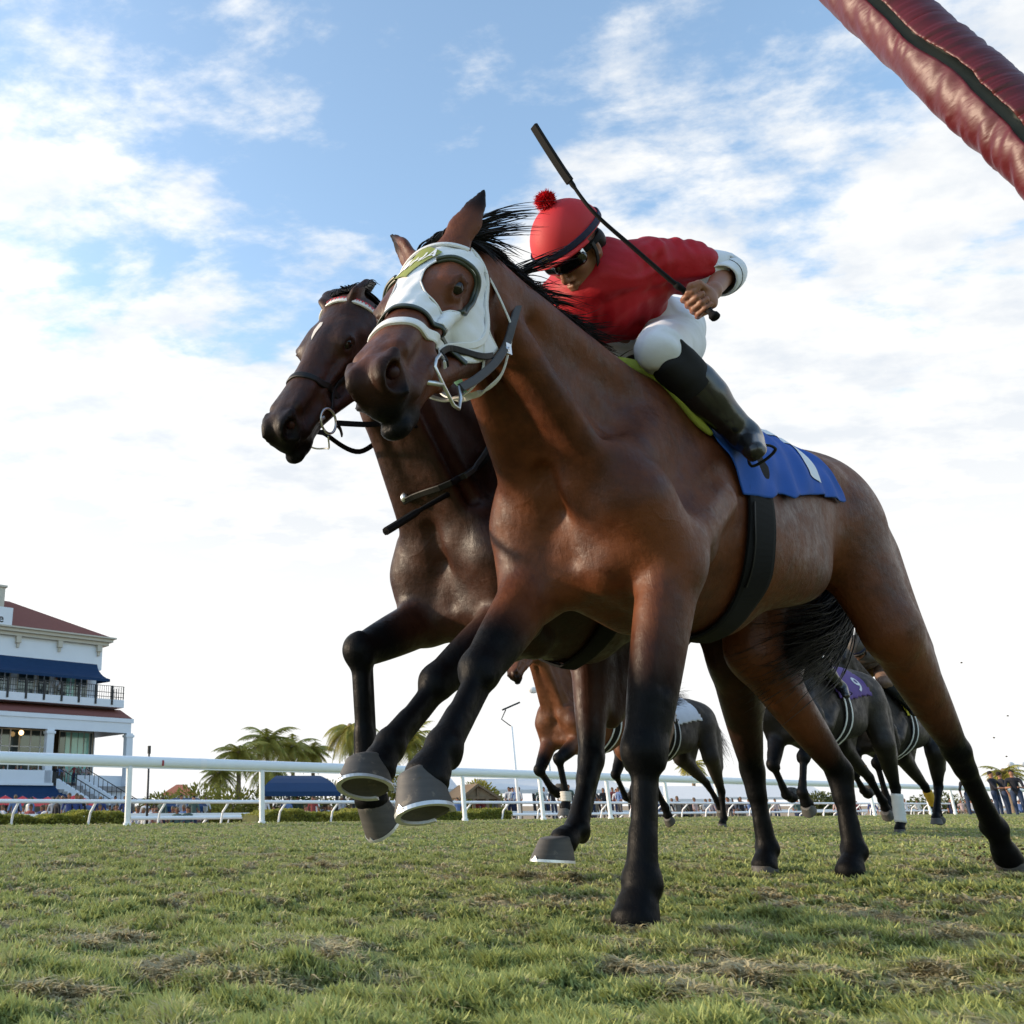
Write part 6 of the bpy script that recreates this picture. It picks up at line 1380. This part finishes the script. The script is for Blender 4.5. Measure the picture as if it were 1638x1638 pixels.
# ---------------------------------------------------------------- the horses that follow
def anchor(px, py, l, sc=1.0):
    w = atz(px, py, l[2] * sc); c, s = math.cos(RZ), math.sin(RZ); return (w.x - sc * (c * l[0] - s * l[1]), w.y - sc * (s * l[0] + c * l[1]))
BASEN = dict(poll=(.74, .03, 2.02), hdir=(.62, .05, -.76), roll=0, hs=1.06, neck=((.04, 0, 1.38), (.28, .0, 1.55), (.48, .02, 1.74), (.63, .03, 1.86)), neckr=(.27, .19, .145, .125), earL=((-.125, .09, .0), (.5, .6, .3)), earR=((-.125, -.09, .0), (.5, -.6, .3)))
def pose(**k): d = dict(BASEN); d.update(k); return d
def hoof_of(co, kind='flat', f=1):
    x, y, z = co
    if kind == 'flat': return ((x + .01, y, z), (x + .10, y, z - .07), (x - .04, y, z - .07))
    if kind == 'back': return ((x, y, z), (x - .13, y, z - .02), (x - .03, y, z + .09))      # folded, sole up behind
    return ((x, y, z), (x + .02, y, z - .13), (x - .06, y, z - .03))                      # hanging
J3 = pose(LF=((.30, .19, 1.08), (.24, .17, .92), (.56, .12, .72), (.50, .12, .36), (.53, .12, .29)), RF=((.30, -.18, 1.08), (.26, -.17, .92), (.54, -.13, .62), (.36, -.13, .44), (.30, -.13, .42)),
          LH=((-1.18, .16, 1.27), (-.95, .22, .88), (-1.06, .14, .50), (-.86, .13, .23), (-.80, .13, .17)), RH=((-1.18, -.16, 1.27), (-1.15, -.2, .88), (-1.56, -.15, .52), (-1.72, -.14, .27), (-1.75, -.14, .20)))
J3['hoof'] = dict(LF=hoof_of((.54, .12, .27)), RF=hoof_of((.28, -.13, .42), 'back'), LH=hoof_of((-.79, .13, .16)), RH=hoof_of((-1.76, -.14, .19), 'hang'))
J5 = pose(LF=((.30, .19, 1.08), (.24, .17, .93), (.52, .14, .70), (.66, .13, .40), (.62, .13, .33)), RF=((.30, -.18, 1.08), (.24, -.17, .92), (.50, -.14, .64), (.34, -.14, .38), (.27, -.14, .37)),
          LH=((-1.18, .16, 1.27), (-1.15, .22, .88), (-1.45, .14, .47), (-1.42, .13, .14), (-1.37, .13, .08)), RH=((-1.18, -.16, 1.27), (-1.20, -.2, .90), (-1.66, -.15, .58), (-1.86, -.14, .34), (-1.90, -.14, .27)))
J5['hoof'] = dict(LF=hoof_of((.61, .13, .32), 'hang'), RF=hoof_of((.26, -.14, .37), 'back'), LH=hoof_of((-1.36, .13, .07)), RH=hoof_of((-1.90, -.14, .26), 'hang'))
O3 = anchor(985, 1138, (-.30, .27, 1.22)); O4 = anchor(1108, 1122, (-1.25, .05, 1.62)); O5 = anchor(1368, 1105, (-.62, .26, 1.36)); O6 = anchor(1436, 1088, (-.20, .25, 1.66))
G = 'horses racing on the turf'
VF = .013 if not globals().get('FASTV') else .02
h3, pr3, H3, body3 = build_horse('racehorse', J3, O3, RZ, M_COAT3, VF, 'bright brown racehorse with a pink saddle cloth, third in the race', G, detail=False)
h5, pr5, H5, body5 = build_horse('racehorse', J5, O5, RZ, M_COAT4, VF, 'near black racehorse in a purple saddle cloth with one white bandaged leg', G, detail=False)
def copy_horse(src, body, J, O, m, label):
    r = empty('racehorse', (O[0], O[1], 0), RZ); tag(r, label, 'horse', G); r.scale = src.scale
    for ch in list(src.children):
        if ch.name.split('.')[0] not in ('horse_body', 'hoof', 'tail', 'mane'): continue
        c = ch.copy(); COL.objects.link(c); c.parent = r
        if ch == body: c.material_slots[0].link = 'OBJECT'; c.material_slots[0].material = m
    return r
tail(h3, [(-1.52, 0, 1.50), (-1.66, 0, 1.50), (-1.85, .0, 1.46), (-2.05, .02, 1.50), (-2.25, .03, 1.52)], 300, 21, fan=.05)
tail(h5, [(-1.52, 0, 1.50), (-1.68, 0, 1.42), (-1.85, -.02, 1.25), (-1.98, -.03, 1.08), (-2.12, -.04, .98)], 300, 22, fan=.08)
h4 = copy_horse(h5, body5, J5, O4, M_COAT5, 'grey brown racehorse with a white saddle cloth and flying tail, farthest of the field')
h6 = copy_horse(h3, body3, J3, O6, M_COAT4, 'dark racehorse behind the near black one, with a yellow leg bandage')
def dress(h, pr, cloth_col, num, numcol, name):
    S = Surf([p for p in pr if np.linalg.norm(p.c - np.array((-.5, 0, 1.25))) < 1.4], None, 1.25)
    c = sheet(S, np.linspace(-1.0, -.05, 40), np.linspace(-88, 88, 44), cloth_mask, .016, 'saddle_cloth', cloth_col, h, .004)
    if num: gv, gf = glyph_mesh(num, 1.0, 0, .1)
    for s in ((1, -1) if num else ()):
        xt = np.stack([-.72 - s * .34 * gv[:, 0], s * (56 - 40 * gv[:, 1])], 1); P, g = S.at(xt, .022); mesh_np('cloth_number', P, gf, numcol, c, smooth=False)
    for x0 in (-.30,):
        on_strap(S, [(x0, a) for a in range(-180, 181, 30)], .10, .008, 'girth', M_BLACKRUB, h, 40, .020); on_strap(S, [(x0 + .05, a) for a in range(-180, 181, 30)], .016, .006, 'girth_trim', M_WHITESTRAP, h, 40, .028); on_strap(S, [(x0 - .05, a) for a in range(-180, 181, 30)], .016, .006, 'girth_trim', M_WHITESTRAP, h, 40, .028)
M_PINK = nmat('pink_cloth', (.62, .13, .36), .75); M_PURPLE = nmat('purple_cloth', (.075, .035, .19), .75); M_WC2 = nmat('white_race_cloth', (.58, .60, .66), .75)
dress(h3, pr3, M_PINK, '2', M_RAILB, 'pink'); dress(h5, pr5, M_PURPLE, '9', M_WC2, 'purple'); dress(h4, pr5, M_WC2, '', M_RAILB, 'white'); dress(h6, pr3, nmat('yellow_cloth', (.60, .52, .04), .75), '4', M_RAILB, 'yellow')
def wrap(h, a, b_, m, r=.045):
    b = MB(); b.tube([Vector(a).lerp(Vector(b_), t) for t in np.linspace(0, 1, 12)], [r + .002 * math.sin(i * 2) for i in range(12)], 12); b.build('leg_bandage', m, h, smooth=True)
wrap(h5, (-1.45, .14, .40), (-1.42, .13, .13), nmat('white_bandage', (.60, .60, .58), .85), .052); wrap(h6, (-1.60, -.148, .46), (-1.70, -.142, .30), nmat('yellow_bandage', (.55, .32, .03), .85), .05)
for h, J, key in ((h3, J3, 'LF'),): wrap(h, (.505, .12, .42), (.51, .12, .33), nmat('white_sock', (.50, .47, .43), .8), .052)
def copy_rider(h, mats_, label):
    r = empty('person', h.location, RZ); tag(r, label, 'jockey', 'jockeys riding in the race')
    def cp(o, par):
        c = o.copy(); COL.objects.link(c); c.parent = par; k = o.name.split('.')[0]
        mm = {'silks': 'silk', 'helmet': 'cap', 'helmet_peak': 'cap', 'breeches': 'breech'}.get(k)
        if mm and mm in mats_: c.material_slots[0].link = 'OBJECT'; c.material_slots[0].material = mats_[mm]
        for g in o.children:
            if g.name.split('.')[0] in ('cap_letters', 'pompom'): continue
            cp(g, c)
    for ch in list(rd1.children): cp(ch, r)
    return r
S_ = lambda n, c: nmat(n, c, .6)
copy_rider(h2, dict(silk=S_('green_silk', (.02, .10, .05)), cap=S_('green_cap', (.02, .10, .05))), 'jockey hidden behind the neck of the hooded horse, on the dark bay')
copy_rider(h3, dict(silk=S_('pink_silk', (.45, .10, .22)), cap=S_('pink_cap', (.45, .1, .22))), 'jockey on the bright brown horse with the pink cloth')
copy_rider(h4, dict(silk=S_('white_silk', (.5, .5, .52)), cap=S_('white_cap', (.5, .5, .5))), 'jockey on the farthest grey brown horse with the white cloth')
copy_rider(h5, dict(silk=S_('orange_silk', (.50, .14, .03)), cap=S_('orange_cap', (.5, .14, .03))), 'jockey on the near black horse with the purple cloth')
copy_rider(h6, dict(silk=S_('brown_silk', (.06, .045, .035)), cap=S_('brown_cap', (.05, .04, .035)), breech=S_('tan_breeches', (.16, .10, .07))), 'jockey on the dark horse farthest right, in muddy breeches')
# ---------------------------------------------------------------- red padded arm over the camera
def vinyl_fn(nt, b):
    c = objco(nt, (1, 1, 1)); w = N(nt, 'ShaderNodeTexNoise'); w.inputs['Scale'].default_value = 9; w.inputs['Detail'].default_value = 5; Lk(nt, objco(nt, (1, 1, 3)), w.inputs['Vector'])
    Lk(nt, MIX(nt, NZ(nt, c, 6, 4, .6), (.055, .004, .006), (.11, .008, .011)), b.inputs['Base Color']); bump(nt, b, w.outputs['Fac'], .25, .02)
M_VINYL = mat('red_vinyl', rough=.44, spec=.4, fn=vinyl_fn); M_FOAM = nmat('grey_foam', (.10, .105, .09), .9, .2, .2, 30)
arm_px = [(1180, -190, 1.80), (1290, -95, 1.72), (1370, -20, 1.64), (1450, 52, 1.57), (1512, 108, 1.52), (1575, 165, 1.48), (1640, 222, 1.44), (1712, 292, 1.40), (1800, 400, 1.37), (1890, 560, 1.34)]
ap = [np.array(at(*q)) for q in arm_px]; base = ap[-1]; ap += [np.array((base[0] + .25, base[1] - .02, base[2] * .62)), np.array((base[0] + .38, base[1] - .04, base[2] * .28)), np.array((base[0] + .42, base[1] - .05, -.05))]
path = spline(ap, 420); d_ = np.gradient(path, axis=0); d_ /= np.linalg.norm(d_, axis=1, keepdims=True)
arm = empty('padded_arm', (float(path[-1][0]), float(path[-1][1]), 0)); tag(arm, 'red vinyl padded arm arching across the top right corner of the view', 'padded rail')
o_ = np.array((path[-1][0], path[-1][1], 0)); eye = np.array((0, 0, CAMZ)); rg = np.random.default_rng(6)
Wp = np.cross(d_, np.array((0, 0, 1.))); Wp /= np.linalg.norm(Wp, axis=1, keepdims=True); Up = np.cross(Wp, d_)
def shell(a0, a1, R, nn, ruff, name, seed, squash=1.0, fluff=None):
    rg = np.random.default_rng(seed); A = np.linspace(a0, a1, nn); V = []; t = np.arange(len(path))
    for j, a in enumerate(A):
        u = j / (nn - 1); rr = R + ruff(t, u); V.append(path - o_ + (Wp * math.cos(a)) * rr[:, None] + (Up * math.sin(a)) * rr[:, None] * squash)
    V = np.stack(V, 1).reshape(-1, 3); m = len(path); i, j = np.meshgrid(np.arange(m - 1), np.arange(nn - 1), indexing='ij'); a = (i * nn + j).ravel()
    ob = mesh_np(name, V, np.stack([a, a + 1, a + nn + 1, a + nn], 1), M_VINYL, arm); md = ob.modifiers.new('s', 'SOLIDIFY'); md.thickness = .0025; return ob
wr = lambda t, u: .0075 * (vnoise(t * .16 + 6 * u, u * 5 + t * .01, 51) - .5) + .0035 * (vnoise(t * .45 + 12 * u, u * 4, 52) - .5) * (vnoise(t * .05, u * 3, 53) > .45) + .004 * (vnoise(t * .04, u * 3, 54) - .5)
rf = lambda t, u: (.0085 * (vnoise(t * .33, u * 1.2, 55) - .5) + .005 * (vnoise(t * .8, u * 1.5, 56) - .5)) * (1 - .7 * u) + .004 * (vnoise(t * .06, 0 * t, 57) - .5) + .004 * (1 - u)
# the cover is open below: the slot faces the ground, a little towards the right as seen from the finish
mi = 170; pm = path[mi]; ve = eye - pm; va = math.atan2(ve @ Up[mi], ve @ Wp[mi]); xr = np.array((1., 0, 0)) + np.array((0, 0, .8)); xa = math.atan2(xr @ Up[mi], xr @ Wp[mi])
dd = (xa - va + math.pi) % (2 * math.pi) - math.pi; sg = 1 if dd > 0 else -1; sl = va + sg * math.radians(10)
shell(sl - sg * math.radians(6) - sg * math.radians(225), sl - sg * math.radians(6), .063, 60, wr, 'cover', 1)
flap = shell(sl + sg * math.radians(8), sl + sg * math.radians(130), .067, 30, rf, 'cover_flap', 2)
b = MB(); b.tube([Vector(p - o_) for p in path[::4]], .046, 16); b.build('foam_core', M_FOAM, arm, smooth=True)
b = MB(); a_ = sl + sg * math.radians(48); P = path - o_ + Wp * math.cos(a_) * .0685 + Up * math.sin(a_) * .0685
b.tube([Vector(p) for p in P[4:-8:2]], [.0016 + .0009 * math.sin(i * 1.9) for i in range(len(P[4:-8:2]))], 5); b.build('stitching', M_BLACKRUB, arm)
print('TIME', time.time() - T0)
